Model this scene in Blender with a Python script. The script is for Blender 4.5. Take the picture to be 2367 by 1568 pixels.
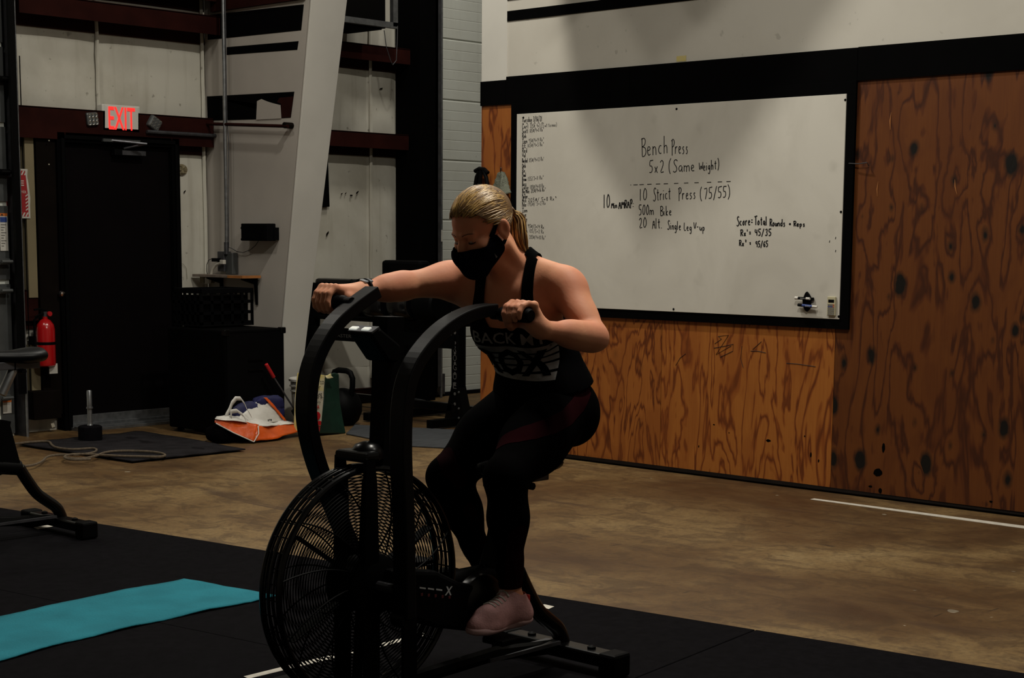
import bpy, bmesh, math, random
import numpy as np
from mathutils import Vector, Matrix
from mathutils.bvhtree import BVHTree
random.seed(7); np.random.seed(7)
for o in list(bpy.data.objects): bpy.data.objects.remove(o)
SC = bpy.context.scene
COL = SC.collection

# ---------------------------------------------------------------- camera
F_PX, PX, PY, W_PX, H_PX = 3803.0, 1183.5, 1052.0, 2367, 1568
CAM_Z = 1.40
yaw, pitch, roll = (math.radians(a) for a in (46.85, 7.58, 0.40))
FW = np.array([math.sin(yaw)*math.cos(pitch), math.cos(yaw)*math.cos(pitch), -math.sin(pitch)])
_r = np.array([math.cos(yaw), -math.sin(yaw), 0.0]); _u = np.cross(_r, FW)
RT = _r*math.cos(roll)+_u*math.sin(roll); UP = -_r*math.sin(roll)+_u*math.cos(roll)
EYE = np.array([0, 0, CAM_Z])
cam_d = bpy.data.cameras.new('camera'); cam = bpy.data.objects.new('camera', cam_d); COL.objects.link(cam)
cam_d.sensor_width = 36; cam_d.lens = F_PX/W_PX*36; cam_d.shift_y = (PY-H_PX/2)/W_PX; cam_d.shift_x = 0
cam_d.clip_start = .05; cam_d.clip_end = 100
cam.matrix_world = Matrix(((RT[0], UP[0], -FW[0], 0), (RT[1], UP[1], -FW[1], 0), (RT[2], UP[2], -FW[2], CAM_Z), (0, 0, 0, 1)))
SC.camera = cam
SC.view_settings.view_transform = 'Standard'; SC.view_settings.look = 'None'
SC.view_settings.gamma = 1; SC.view_settings.use_curve_mapping = False
SC.view_settings.exposure = -0.12

# ---------------------------------------------------------------- light
wd = bpy.data.worlds.new('world'); SC.world = wd; wd.use_nodes = True
wd.node_tree.nodes['Background'].inputs[0].default_value = (.8, .85, 1, 1)
wd.node_tree.nodes['Background'].inputs[1].default_value = 0.015
def area(name, loc, tgt, size, power, col=(1, .95, .84), sy=None):
    d = bpy.data.lights.new(name, 'AREA'); d.energy = power; d.color = col
    d.shape = 'RECTANGLE'; d.size = size; d.size_y = sy or size
    o = bpy.data.objects.new(name, d); COL.objects.link(o); o.location = loc
    o.rotation_euler = (Vector(tgt)-Vector(loc)).to_track_quat('-Z', 'Y').to_euler()
    return o
LIGHTS = [((6.35, 6.3, 5.1), 115, .16), ((4.5, 3.0, 4.7), 130, .5), ((3.4, 8.4, 5.3), 55, .6), ((5.6, .9, 5.3), 35, .6), ((4.6, 6.4, 5.3), 35, .6), ((9.1, 8.8, 5.3), 58, .6)]
for l, p, sz in LIGHTS:
    area('high_bay_light', l, (l[0], l[1], 0), sz, p)

# ---------------------------------------------------------------- pixel rays on real planes
def ray(x, y): return FW+RT*(x-PX)/F_PX-UP*(y-PY)/F_PX
def on(x, y, ax, v):
    d = ray(x, y); return EYE+d*((v-EYE[ax])/d[ax])
def onX(x, y, v): return on(x, y, 0, v)
def onY(x, y, v): return on(x, y, 1, v)
def onZ(x, y, v=0.0): return on(x, y, 2, v)

# ---------------------------------------------------------------- materials
def lin(c): return tuple((v/12.92 if v <= .04045 else ((v+.055)/1.055)**2.4) for v in c)
def mat(name, rgb, rough=.6, metal=0, var=.15, nscale=8, bump=0, bscale=60, rgb2=None, emit=None, estr=0, spec=.5, stretch=None, coat=0, contrast=(.35, .65)):
    """rgb in linear; a noise mixes rgb with rgb2 (or a darker rgb)"""
    m = bpy.data.materials.new(name); m.use_nodes = True; nt = m.node_tree; N = nt.nodes; L = nt.links
    b = N['Principled BSDF']; b.inputs['Roughness'].default_value = rough; b.inputs['Metallic'].default_value = metal
    b.inputs['Specular IOR Level'].default_value = spec
    if coat: b.inputs['Coat Weight'].default_value = coat
    tc = N.new('ShaderNodeTexCoord'); mp = N.new('ShaderNodeMapping'); L.new(tc.outputs['Object'], mp.inputs[0])
    if stretch: mp.inputs['Scale'].default_value = stretch
    nz = N.new('ShaderNodeTexNoise'); nz.inputs['Scale'].default_value = nscale; nz.inputs['Detail'].default_value = 5
    L.new(mp.outputs[0], nz.inputs['Vector'])
    rp = N.new('ShaderNodeValToRGB'); rp.color_ramp.elements[0].position = contrast[0]; rp.color_ramp.elements[1].position = contrast[1]
    c2 = rgb2 or tuple(v*(1-var) for v in rgb)
    rp.color_ramp.elements[0].color = (*c2, 1); rp.color_ramp.elements[1].color = (*rgb, 1)
    L.new(nz.outputs[0], rp.inputs[0]); L.new(rp.outputs[0], b.inputs['Base Color'])
    if bump:
        n2 = N.new('ShaderNodeTexNoise'); n2.inputs['Scale'].default_value = bscale; n2.inputs['Detail'].default_value = 3
        L.new(mp.outputs[0], n2.inputs['Vector'])
        bp = N.new('ShaderNodeBump'); bp.inputs['Strength'].default_value = bump; bp.inputs['Distance'].default_value = .01
        L.new(n2.outputs[0], bp.inputs['Height']); L.new(bp.outputs[0], b.inputs['Normal'])
    if emit:
        b.inputs['Emission Color'].default_value = (*emit, 1); b.inputs['Emission Strength'].default_value = estr
    return m
def nodes(m): return m.node_tree.nodes, m.node_tree.links, m.node_tree.nodes['Principled BSDF']
def math_node(N, L, op, a, b=None, c=None, clamp=False):
    n = N.new('ShaderNodeMath'); n.operation = op; n.use_clamp = clamp
    for i, v in enumerate((a, b, c)):
        if v is None: continue
        if isinstance(v, (int, float)): n.inputs[i].default_value = v
        else: L.new(v, n.inputs[i])
    return n.outputs[0]
def ramp(N, L, fac, stops):
    r = N.new('ShaderNodeValToRGB'); e = r.color_ramp.elements
    while len(e) < len(stops): e.new(.5)
    for el, (p, c) in zip(e, stops): el.position = p; el.color = (*c, 1)
    L.new(fac, r.inputs[0]); return r.outputs[0]
def mixc(N, L, fac, a, b, mode='MIX'):
    n = N.new('ShaderNodeMix'); n.data_type = 'RGBA'; n.blend_type = mode
    if isinstance(fac, (int, float)): n.inputs[0].default_value = fac
    else: L.new(fac, n.inputs[0])
    for i, v in ((6, a), (7, b)):
        if isinstance(v, tuple): n.inputs[i].default_value = (*v, 1)
        else: L.new(v, n.inputs[i])
    return n.outputs[2]
def noise(N, L, vec, scale, detail=4, dist=0, rough=.5):
    n = N.new('ShaderNodeTexNoise'); n.inputs['Scale'].default_value = scale; n.inputs['Detail'].default_value = detail
    n.inputs['Distortion'].default_value = dist; n.inputs['Roughness'].default_value = rough
    L.new(vec, n.inputs['Vector']); return n.outputs[0]
def mapping(N, L, scale=(1, 1, 1), loc=(0, 0, 0)):
    tc = N.new('ShaderNodeTexCoord'); mp = N.new('ShaderNodeMapping'); L.new(tc.outputs['Object'], mp.inputs[0])
    mp.inputs['Scale'].default_value = scale; mp.inputs['Location'].default_value = loc; return mp.outputs[0]

def plywood(name, off, light, mid, dark, knots=0.0, freq=9.0, pale=.5):
    m = bpy.data.materials.new(name); m.use_nodes = True; N, L, b = nodes(m)
    b.inputs['Roughness'].default_value = .55; b.inputs['Specular IOR Level'].default_value = .25
    v = mapping(N, L, (1, 2.6, .62), off)
    fieldv = noise(N, L, v, 1.9, 4.0, .45, .50)
    if knots:
        kv = mapping(N, L, (1, 5.0, 2.9), off); sp_ = N.new('ShaderNodeSeparateXYZ'); L.new(kv, sp_.inputs[0]); cb_ = N.new('ShaderNodeCombineXYZ'); L.new(sp_.outputs[1], cb_.inputs[0]); L.new(sp_.outputs[2], cb_.inputs[1])
        vo = N.new('ShaderNodeTexVoronoi'); vo.voronoi_dimensions = '2D'; vo.inputs['Scale'].default_value = 1; vo.inputs['Randomness'].default_value = .85; L.new(cb_.outputs[0], vo.inputs['Vector'])
        pull = math_node(N, L, 'MULTIPLY', math_node(N, L, 'SMOOTH_MIN', vo.outputs['Distance'], .35, .2), .30)
        fieldv = math_node(N, L, 'ADD', fieldv, pull)
    s = math_node(N, L, 'SINE', math_node(N, L, 'MULTIPLY', fieldv, freq*6.283))
    s2 = math_node(N, L, 'MULTIPLY_ADD', s, .5, .5)
    thin = ramp(N, L, s2, [(0, dark), (.10, mid), (.40, light), (1, light)])
    big = noise(N, L, mapping(N, L, (1, 2.2, .9), (3, 1, off[2])), 2.2, 3, .8)
    blot = ramp(N, L, big, [(.50, (0, 0, 0)), (.60, (1, 1, 1))])
    c = mixc(N, L, math_node(N, L, 'MULTIPLY', blot, .35), thin, mid)
    grain = noise(N, L, mapping(N, L, (1, 60, 1.4), off), 3, 3)
    c = mixc(N, L, ramp(N, L, grain, [(.4, (0, 0, 0)), (.75, (.35, .35, .35))]), c, mid)
    if knots:
        nb = noise(N, L, mapping(N, L, (1, 9, 9)), 2, 2)
        dk = math_node(N, L, 'ADD', vo.outputs['Distance'], math_node(N, L, 'MULTIPLY_ADD', nb, .12, -.06))
        sep = N.new('ShaderNodeSeparateColor'); L.new(vo.outputs['Color'], sep.inputs[0])
        size = math_node(N, L, 'MULTIPLY_ADD', sep.outputs[0], .20, -.06)
        k = ramp(N, L, math_node(N, L, 'SUBTRACT', dk, size), [(0, (1, 1, 1)), (.035, (.6, .6, .6)), (.11, (0, 0, 0))])
        c = mixc(N, L, math_node(N, L, 'MULTIPLY', k, knots), c, (.004, .003, .002))
    L.new(c, b.inputs['Base Color'])
    bp = N.new('ShaderNodeBump'); bp.inputs['Strength'].default_value = .15; bp.inputs['Distance'].default_value = .003
    L.new(s2, bp.inputs['Height']); L.new(bp.outputs[0], b.inputs['Normal'])
    return m

def dirty_white(name, base, dirt, amt=.6, scale=1.2, rough=.6, streak=True, stain=None):
    m = bpy.data.materials.new(name); m.use_nodes = True; N, L, b = nodes(m)
    b.inputs['Roughness'].default_value = rough; b.inputs['Specular IOR Level'].default_value = .3
    a = noise(N, L, mapping(N, L), scale, 6, .3, .62)
    f1 = ramp(N, L, a, [(.48, (0, 0, 0)), (.75, (amt,)*3)])
    st = noise(N, L, mapping(N, L, (14, 14, .9)), 1.1, 4)
    f2 = ramp(N, L, st, [(.55, (0, 0, 0)), (.8, (amt*.7,)*3)])
    sp = noise(N, L, mapping(N, L), 17, 2, 0)
    f3 = ramp(N, L, sp, [(.70, (0, 0, 0)), (.76, (amt,)*3)])
    c = mixc(N, L, f1, base, dirt)
    if streak: c = mixc(N, L, f2, c, dirt)
    c = mixc(N, L, f3, c, tuple(v*.5 for v in dirt))
    L.new(c, b.inputs['Base Color']); return m

M = {}
M['white_wall'] = dirty_white('painted_liner_panel', (.55, .53, .46), (.27, .24, .18), .55)
M['white_wall_b'] = dirty_white('painted_upper_wall', (.50, .475, .42), (.30, .27, .22), .30, .9, streak=False)
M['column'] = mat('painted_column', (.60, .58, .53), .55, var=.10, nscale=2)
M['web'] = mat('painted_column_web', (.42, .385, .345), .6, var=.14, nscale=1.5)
M['garage'] = dirty_white('garage_door_paint', (.60, .62, .57), (.42, .42, .36), .35, 2)
M['black_paint'] = mat('flat_black_paint', (.0016, .0015, .0016), .85, var=.25, nscale=5, spec=.025)
M['black_gloss'] = mat('black_powder_coat', (.0012, .0012, .0014), .28, var=.2, nscale=20, spec=.25)
M['black_satin'] = mat('black_satin_metal', (.0014, .0014, .0015), .55, var=.2, nscale=10, spec=.06)
M['lever'] = mat('grey_black_lever', (.0020, .0020, .0026), .42, var=.35, nscale=12, spec=.16)
M['black_vinyl'] = mat('black_vinyl', (.0022, .0022, .0030), .25, var=.3, nscale=8, bump=.6, bscale=9, spec=.6)
M['black_plastic'] = mat('black_plastic', (.0018, .0018, .0021), .6, var=.2, spec=.06)
M['rubber'] = mat('rubber', (.0050, .0046, .0056), .9, var=.3, nscale=30, bump=.15, bscale=300, spec=.03)
M['red_iron'] = mat('red_oxide_primer', (.024, .0050, .0036), .7, var=.35, nscale=6, spec=.06)
M['dark_brown'] = mat('dark_brown_metal', (.0055, .0036, .0026), .7, var=.3, spec=.04)
M['door'] = mat('dark_door_paint', (.0030, .0021, .0024), .6, var=.2, nscale=3, spec=.04)
M['steel'] = mat('galvanised_steel', (.30, .31, .32), .38, .85, var=.3, nscale=25)
M['steel_dark'] = mat('dull_steel', (.10, .10, .11), .45, .7, var=.35, nscale=18)
M['chrome'] = mat('chrome', (.62, .62, .64), .12, 1, var=.05)
M['grey_box'] = mat('grey_box_metal', (.085, .09, .09), .45, .4, var=.2)
M['tan'] = mat('tan_trim_paint', (.22, .18, .10), .6, var=.2, nscale=3)
M['white_plastic'] = mat('white_plastic', (.62, .60, .55), .4, var=.06)
M['white_tape'] = mat('white_tape', (.62, .58, .50), .6, var=.2, nscale=25)
M['exit_red'] = mat('lit_red_letters', (.8, .02, .02), .4, emit=(1, .035, .028), estr=1.05)
M['red_plastic'] = mat('red_plastic', (.42, .008, .012), .4, var=.15)
M['red_enamel'] = mat('red_enamel', (.40, .006, .008), .22, var=.1, coat=.3)
M['sign_red'] = mat('sign_red', (.33, .012, .016), .5, var=.15)
M['label_white'] = mat('label_white', (.55, .53, .48), .5, var=.12, nscale=20)
M['label_orange'] = mat('label_orange', (.55, .14, .02), .5)
M['label_blue'] = mat('label_blue', (.02, .05, .22), .5)
M['ink'] = mat('marker_ink', (.015, .014, .015), .6, spec=.2)
M['ink_faint'] = mat('faded_marker_ink', (.10, .095, .09), .6, spec=.2)
M['yoga'] = mat('teal_yoga_mat', (.018, .19, .245), .85, var=.2, nscale=5, bump=.3, bscale=120, spec=.15, rgb2=(.014, .150, .195))
M['orange'] = mat('orange_bag_film', (.62, .085, .006), .35, var=.3, nscale=9, bump=.5, bscale=14)
M['bag_white'] = mat('white_bag_film', (.62, .60, .55), .4, var=.12, nscale=10, bump=.5, bscale=16)
M['blue'] = mat('blue_fabric', (.0025, .004, .060), .7, var=.4, nscale=7)
M['green'] = mat('green_bag_film', (.002, .022, .012), .5, var=.4, nscale=9, bump=.4, bscale=12)
M['yellow'] = mat('yellow_label', (.55, .42, .05), .5, rgb2=(.45, .42, .30), nscale=7)
M['cream'] = mat('cream_label', (.50, .46, .36), .5, var=.1)
M['rope'] = mat('tan_rope', (.13, .095, .06), .85, var=.4, nscale=60)
M['doormat'] = mat('charcoal_carpet', (.018, .016, .018), .95, var=.4, nscale=9, bump=.4, bscale=200, spec=.1)
M['doormat_dark'] = mat('dark_carpet_print', (.006, .005, .006), .95, spec=.1)
M['shelf_wood'] = mat('shelf_wood', (.20, .16, .13), .55, var=.3, nscale=3, stretch=(1, 8, 1))
M['shelf_edge'] = mat('raw_wood_edge', (.42, .16, .04), .6, var=.3)
M['towel'] = mat('grey_green_towel', (.17, .18, .14), .95, var=.3, nscale=20, bump=.5, bscale=150, spec=.1)
M['calc'] = mat('cream_calculator', (.50, .46, .30), .5, var=.08)
M['calc_key'] = mat('grey_key', (.18, .17, .16), .5)
M['calc_blue'] = mat('blue_key', (.05, .06, .22), .5)
M['calc_red'] = mat('red_key', (.45, .12, .06), .5)
M['white_cable'] = mat('white_cable', (.55, .52, .45), .5)
M['lens'] = mat('lamp_reflector', (.55, .55, .52), .15, .8)
M['floor_mat_grey'] = mat('grey_blue_mat', (.040, .044, .050), .7, var=.45, nscale=6, stretch=(1, 5, 1))
M['skin'] = mat('skin', (.70, .325, .185), .60, var=.16, nscale=9, rgb2=(.62, .25, .145), bump=.05, bscale=90, spec=.25)
N, L, b = nodes(M['skin']); b.inputs['Subsurface Weight'].default_value = .15; b.inputs['Subsurface Radius'].default_value = (.02, .008, .004); b.inputs['Subsurface Scale'].default_value = .5
M['hair'] = mat('blond_hair', (.62, .40, .13), .45, nscale=30, rgb2=(.28, .15, .045), contrast=(.3, .7))
M['hair_dark'] = mat('hair_roots', (.20, .105, .034), .6, var=.4, nscale=20)
M['tank'] = mat('black_knit', (.0016, .0015, .0017), .9, var=.2, nscale=12, spec=.015)
M['mask'] = mat('navy_black_mask', (.0020, .0026, .0075), .85, var=.2, spec=.02)
M['leggings'] = mat('black_leggings', (.0014, .0012, .0013), .9, var=.2, spec=.015)
M['maroon'] = mat('maroon_panel', (.017, .0020, .0034), .85, var=.35, nscale=5, spec=.02)
M['print_grey'] = mat('faded_print', (.30, .29, .28), .8, var=.5, nscale=18)
M['shoe'] = mat('pink_shoe_mesh', (.66, .34, .34), .65, var=.25, nscale=30, rgb2=(.50, .25, .24), bump=.2, bscale=200)
M['shoe_sole'] = mat('pink_shoe_sole', (.70, .44, .44), .6, var=.15)
M['shoe_red'] = mat('red_heel_tab', (.60, .02, .02), .6)
M['sock'] = mat('pale_sock', (.40, .24, .17), .85, var=.3, nscale=40)
M['brow'] = mat('brow_hair', (.16, .06, .03), .8)
M['lash'] = mat('dark_lash', (.02, .01, .008), .7)
M['eye'] = mat('eye_white', (.5, .42, .38), .2)
M['watch'] = mat('watch_face', (.45, .47, .50), .1, .3)
M['decal_white'] = mat('white_decal', (.50, .50, .50), .5)
M['lit_label'] = mat('white_button_label', (.80, .80, .74), .4, emit=(.9, .95, .85), estr=.35)
M['dull_red'] = mat('faint_red_decal', (.10, .008, .010), .6)
M['ceiling'] = mat('ceiling_insulation', (.30, .29, .27), .8, var=.2, nscale=2)

def concrete():
    m = bpy.data.materials.new('stained_concrete'); m.use_nodes = True; N, L, b = nodes(m)
    b.inputs['Roughness'].default_value = .58; b.inputs['Specular IOR Level'].default_value = .35
    v = mapping(N, L); a = noise(N, L, v, .75, 8, .5, .62)
    c = ramp(N, L, a, [(.30, (.050, .022, .008)), (.46, (.110, .060, .020)), (.58, (.180, .112, .042)), (.75, (.260, .180, .080))])
    vs = mapping(N, L, (2.6, .55, 1)); s = noise(N, L, vs, 1.5, 6, 1.2, .6)
    c = mixc(N, L, ramp(N, L, s, [(.56, (0, 0, 0)), (.70, (.75, .75, .75))]), c, (.040, .019, .009))
    f = noise(N, L, v, 38, 4, 0, .7)
    c = mixc(N, L, ramp(N, L, f, [(.35, (.45, .45, .45)), (.55, (0, 0, 0))]), c, (.055, .030, .014))
    vd = mapping(N, L, (3, 22, 1)); d = noise(N, L, vd, 1.6, 2)
    c = mixc(N, L, ramp(N, L, d, [(.70, (0, 0, 0)), (.74, (.7, .7, .7))]), c, (.02, .012, .006))
    w = noise(N, L, v, 9, 1); c = mixc(N, L, ramp(N, L, w, [(.79, (0, 0, 0)), (.80, (.6, .6, .6))]), c, (.45, .40, .30))
    md_ = noise(N, L, mapping(N, L, (1.4, 1, 1)), 4.5, 7, .9, .68)
    c = mixc(N, L, ramp(N, L, md_, [(.42, (.55, .55, .55)), (.52, (0, 0, 0))]), c, (.050, .026, .009))
    sc_r = noise(N, L, mapping(N, L, (30, 2.2, 1)), 1.3, 3, .6)
    c = mixc(N, L, ramp(N, L, sc_r, [(.68, (0, 0, 0)), (.73, (.6, .6, .6))]), c, (.022, .012, .005))
    L.new(c, b.inputs['Base Color'])
    L.new(ramp(N, L, a, [(.3, (.42,)*3), (.7, (.66,)*3)]), b.inputs['Roughness'])
    bp = N.new('ShaderNodeBump'); bp.inputs['Strength'].default_value = .25; bp.inputs['Distance'].default_value = .004
    L.new(f, bp.inputs['Height']); L.new(bp.outputs[0], b.inputs['Normal']); return m
M['concrete'] = concrete()

def whiteboard_mat():
    m = bpy.data.materials.new('whiteboard_surface'); m.use_nodes = True; N, L, b = nodes(m)
    b.inputs['Roughness'].default_value = .35; b.inputs['Specular IOR Level'].default_value = .4
    a = noise(N, L, mapping(N, L, (1, 1, .6)), 1.5, 5, .8, .6)
    c = ramp(N, L, a, [(.35, (.50, .475, .42)), (.65, (.59, .565, .505))])
    s = noise(N, L, mapping(N, L, (1, 3, 3)), 2.2, 2); c = mixc(N, L, ramp(N, L, s, [(.66, (0, 0, 0)), (.80, (.35, .35, .35))]), c, (.36, .34, .29))
    L.new(c, b.inputs['Base Color']); return m
M['whiteboard'] = whiteboard_mat()
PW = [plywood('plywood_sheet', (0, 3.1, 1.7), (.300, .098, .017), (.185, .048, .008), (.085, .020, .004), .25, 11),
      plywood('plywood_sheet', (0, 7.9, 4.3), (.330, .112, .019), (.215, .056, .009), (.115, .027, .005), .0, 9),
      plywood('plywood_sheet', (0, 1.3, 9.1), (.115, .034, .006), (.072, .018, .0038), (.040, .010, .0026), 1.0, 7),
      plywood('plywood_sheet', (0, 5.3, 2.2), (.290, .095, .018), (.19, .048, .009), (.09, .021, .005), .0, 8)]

# ---------------------------------------------------------------- mesh building
class MB:
    def __init__(s): s.v = []; s.f = []; s.m = []; s.mi = 0
    def add(s, vs, fs):
        n = len(s.v); s.v += [tuple(map(float, p)) for p in vs]; s.f += [tuple(i+n for i in f) for f in fs]; s.m += [s.mi]*len(fs); return s
    def box(s, a, b):
        x0, y0, z0 = (min(a[i], b[i]) for i in range(3)); x1, y1, z1 = (max(a[i], b[i]) for i in range(3))
        return s.add([(x0, y0, z0), (x1, y0, z0), (x1, y1, z0), (x0, y1, z0), (x0, y0, z1), (x1, y0, z1), (x1, y1, z1), (x0, y1, z1)],
                     [(0, 3, 2, 1), (4, 5, 6, 7), (0, 1, 5, 4), (1, 2, 6, 5), (2, 3, 7, 6), (3, 0, 4, 7)])
    def obox(s, c, ax, h):
        c = np.array(c, float); ax = [np.array(a, float)/np.linalg.norm(a) for a in ax]
        P = [c+ax[0]*h[0]*i+ax[1]*h[1]*j+ax[2]*h[2]*k for k in (-1, 1) for i, j in ((-1, -1), (1, -1), (1, 1), (-1, 1))]
        return s.add(P, [(0, 3, 2, 1), (4, 5, 6, 7), (0, 1, 5, 4), (1, 2, 6, 5), (2, 3, 7, 6), (3, 0, 4, 7)])
    def prism(s, poly, ext):
        P = [np.array(p, float) for p in poly]; e = np.array(ext, float); n = len(P)
        return s.add(P+[p+e for p in P], [tuple(range(n))[::-1], tuple(range(n, 2*n))]+[(i, (i+1) % n, (i+1) % n+n, i+n) for i in range(n)])
    def tube(s, path, r, n=10, close=False, caps=True, sec=None, up=None):
        """sweep a circle (r number or list) or a section polygon sec [(a,b)..] along path"""
        P = [np.array(p, float) for p in path]; k = len(P); R = r if isinstance(r, (list, tuple)) else [r]*k
        T = []
        for i in range(k):
            a = P[(i-1) % k] if (close or i > 0) else P[i]; b = P[(i+1) % k] if (close or i < k-1) else P[i]
            t = b-a; T.append(t/(np.linalg.norm(t)+1e-12))
        ref = np.array(up, float) if up is not None else (np.array([0, 0, 1.]) if abs(T[0][2]) < .9 else np.array([1., 0, 0]))
        vs = []; x = ref-T[0]*(ref@T[0]); x /= np.linalg.norm(x)
        for i in range(k):
            if up is not None: x = ref-T[i]*(ref@T[i])
            else: x = x-T[i]*(x@T[i])
            x /= np.linalg.norm(x)+1e-12; y = np.cross(T[i], x)
            if sec is None: ring = [(math.cos(2*math.pi*j/n), math.sin(2*math.pi*j/n)) for j in range(n)]; sc = R[i]
            else: ring = sec; sc = R[i]
            vs += [P[i]+(x*a+y*b)*sc for a, b in ring]
        n = len(ring); fs = []
        for i in range(k if close else k-1):
            for j in range(n):
                i2 = (i+1) % k; fs.append((i*n+j, i*n+(j+1) % n, i2*n+(j+1) % n, i2*n+j))
        if not close and caps: fs += [tuple(range(n))[::-1], tuple(range((k-1)*n, k*n))]
        return s.add(vs, fs)
    def cyl(s, a, b, r, n=16, r2=None): return s.tube([a, b], [r, r if r2 is None else r2], n)
    def lathe(s, c, prof, axis=(0, 0, 1), n=24):
        """prof: (radius, height) list along axis"""
        ax = np.array(axis, float); ax /= np.linalg.norm(ax); ref = np.array([1., 0, 0]) if abs(ax[0]) < .9 else np.array([0, 1., 0])
        x = np.cross(ax, ref); x /= np.linalg.norm(x); y = np.cross(ax, x); c = np.array(c, float); vs = []
        for r, h in prof:
            vs += [c+ax*h+(x*math.cos(2*math.pi*j/n)+y*math.sin(2*math.pi*j/n))*max(r, 1e-4) for j in range(n)]
        k = len(prof)
        fs = [(i*n+j, i*n+(j+1) % n, (i+1)*n+(j+1) % n, (i+1)*n+j) for i in range(k-1) for j in range(n)]
        fs += [tuple(range(n))[::-1], tuple(range((k-1)*n, k*n))]
        return s.add(vs, fs)
    def build(s, name, m, parent=None, smooth=False, bevel=0, loc=None, segs=2):
        me = bpy.data.meshes.new(name); vs = s.v
        if loc is not None: vs = [(p[0]-loc[0], p[1]-loc[1], p[2]-loc[2]) for p in vs]
        me.from_pydata(vs, [], s.f); ms = m if isinstance(m, (list, tuple)) else [m]
        for x in ms: me.materials.append(x)
        if len(ms) > 1: me.polygons.foreach_set('material_index', s.m)
        if smooth: me.polygons.foreach_set('use_smooth', [True]*len(me.polygons))
        me.update()
        bm = bmesh.new(); bm.from_mesh(me); bmesh.ops.recalc_face_normals(bm, faces=bm.faces); bm.to_mesh(me); bm.free()
        if smooth:
            try: me.set_sharp_from_angle(angle=math.radians(40))
            except Exception: pass
        o = bpy.data.objects.new(name, me); COL.objects.link(o)
        if loc is not None: o.location = loc
        if parent is not None:
            o.parent = parent
            if loc is None:
                o.matrix_parent_inverse = Matrix.Translation(-Vector(parent.location)) if parent.type == 'EMPTY' or any(parent.location) else Matrix()
            else:
                o.location = Vector(loc)-Vector(parent.location)
        if bevel:
            md = o.modifiers.new('bevel', 'BEVEL'); md.width = bevel; md.segments = segs; md.limit_method = 'ANGLE'
        return o
def tag(o, label=None, cat=None, group=None, kind=None):
    if label: o['label'] = label
    if cat: o['category'] = cat
    if group: o['group'] = group
    if kind: o['kind'] = kind
    return o
def thing(name, loc, label, cat, group=None):
    o = bpy.data.objects.new(name, None); COL.objects.link(o); o.location = loc; o.empty_display_size = .1
    return tag(o, label, cat, group)
def struct(o): o['kind'] = 'structure'; return o
def raw_obj(name, V, Fc, m, parent=None, smooth=True, mi=None):
    me = bpy.data.meshes.new(name); me.from_pydata([tuple(p) for p in V], [], [tuple(f) for f in Fc])
    for x in (m if isinstance(m, (list, tuple)) else [m]): me.materials.append(x)
    if mi is not None: me.polygons.foreach_set('material_index', mi)
    if smooth: me.polygons.foreach_set('use_smooth', [True]*len(me.polygons))
    me.update(); o = bpy.data.objects.new(name, me); COL.objects.link(o)
    if parent is not None:
        o.parent = parent; o.matrix_parent_inverse = Matrix.Translation(-Vector(parent.location))
    return o
def text_mesh(body, size, bold=0.0, align='LEFT', shear=0, spacing=1, resolution=3):
    """returns (verts 2D list, faces) of a filled text in the built-in font"""
    c = bpy.data.curves.new('t', 'FONT'); c.body = body; c.size = size; c.offset = bold; c.align_x = align; c.shear = shear; c.space_character = spacing
    c.resolution_u = resolution; c.fill_mode = 'FRONT'
    o = bpy.data.objects.new('t', c); COL.objects.link(o); dg = bpy.context.evaluated_depsgraph_get()
    me = bpy.data.meshes.new_from_object(o.evaluated_get(dg))
    V = [(v.co.x, v.co.y) for v in me.vertices]; Fc = [tuple(p.vertices) for p in me.polygons]
    bpy.data.objects.remove(o); bpy.data.curves.remove(c); bpy.data.meshes.remove(me)
    return V, Fc
def flat_text(mb, body, org, xd, yd, size, bold=0, fit=None, fith=None, **k):
    V, Fc = text_mesh(body, size, bold, **k)
    if not V: return
    A = np.array(V); mn = A.min(0); mx = A.max(0); sx = sy = 1
    if fit: sx = fit/(mx[0]-mn[0])
    if fith: sy = fith/(mx[1]-mn[1])
    org = np.array(org, float); xd = np.array(xd, float); yd = np.array(yd, float)
    mb.add([org+xd*(x-mn[0])*sx+yd*(y-mn[1])*sy for x, y in V], Fc)
# ================================================================ room shell
YB, XW = 10.39, 7.80
struct(MB().box((-3, -3, -.1), (12.5, 12.5, 0)).build('floor', M['concrete']))
struct(MB().box((-3, -3, 5.6), (12.5, 12.5, 5.7)).build('ceiling', M['ceiling']))
wl = struct(MB().box((-3.1, -3, 0), (-3, 12.5, 5.6)).build('wall_left', M['white_wall_b']))
wf = struct(MB().box((-3, -3.1, 0), (12.5, -3, 5.6)).build('wall_front', M['white_wall_b']))
we = struct(MB().box((12.5, -3, 0), (12.6, 12.5, 5.6)).build('wall_end', M['white_wall_b']))

# back wall: liner panels bulge between seams; openings for the man door and the rolling doors are covered by the doors
wb = struct(MB().box((-3, YB+.02, 0), (12.5, YB+.18, 5.6)).build('wall_back', M['white_wall']))
def liner(x0, x1, z0, z1, belly=.018):
    mb = MB(); n, k = 10, 8; vs = []
    for i in range(n+1):
        for j in range(k+1):
            a, c = i/n, j/k; d = belly*(1-(2*a-1)**4)*(1-(2*c-1)**6)+random.uniform(-.0015, .0015)
            vs.append((x0+(x1-x0)*a, YB+.015-d, z0+(z1-z0)*c))
    fs = [(i*(k+1)+j, (i+1)*(k+1)+j, (i+1)*(k+1)+j+1, i*(k+1)+j+1) for i in range(n) for j in range(k)]
    mb.add(vs, fs); mb.build('liner_panel', M['white_wall'], wb, smooth=True)
seams_top = [6.07, 6.72, 7.64]
for z0, z1 in ((2.24, 2.84), (2.93, 3.9)):
    for x0, x1 in ((6.03, 6.72), (6.72, 7.66)): liner(x0, x1, z0, z1)
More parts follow.
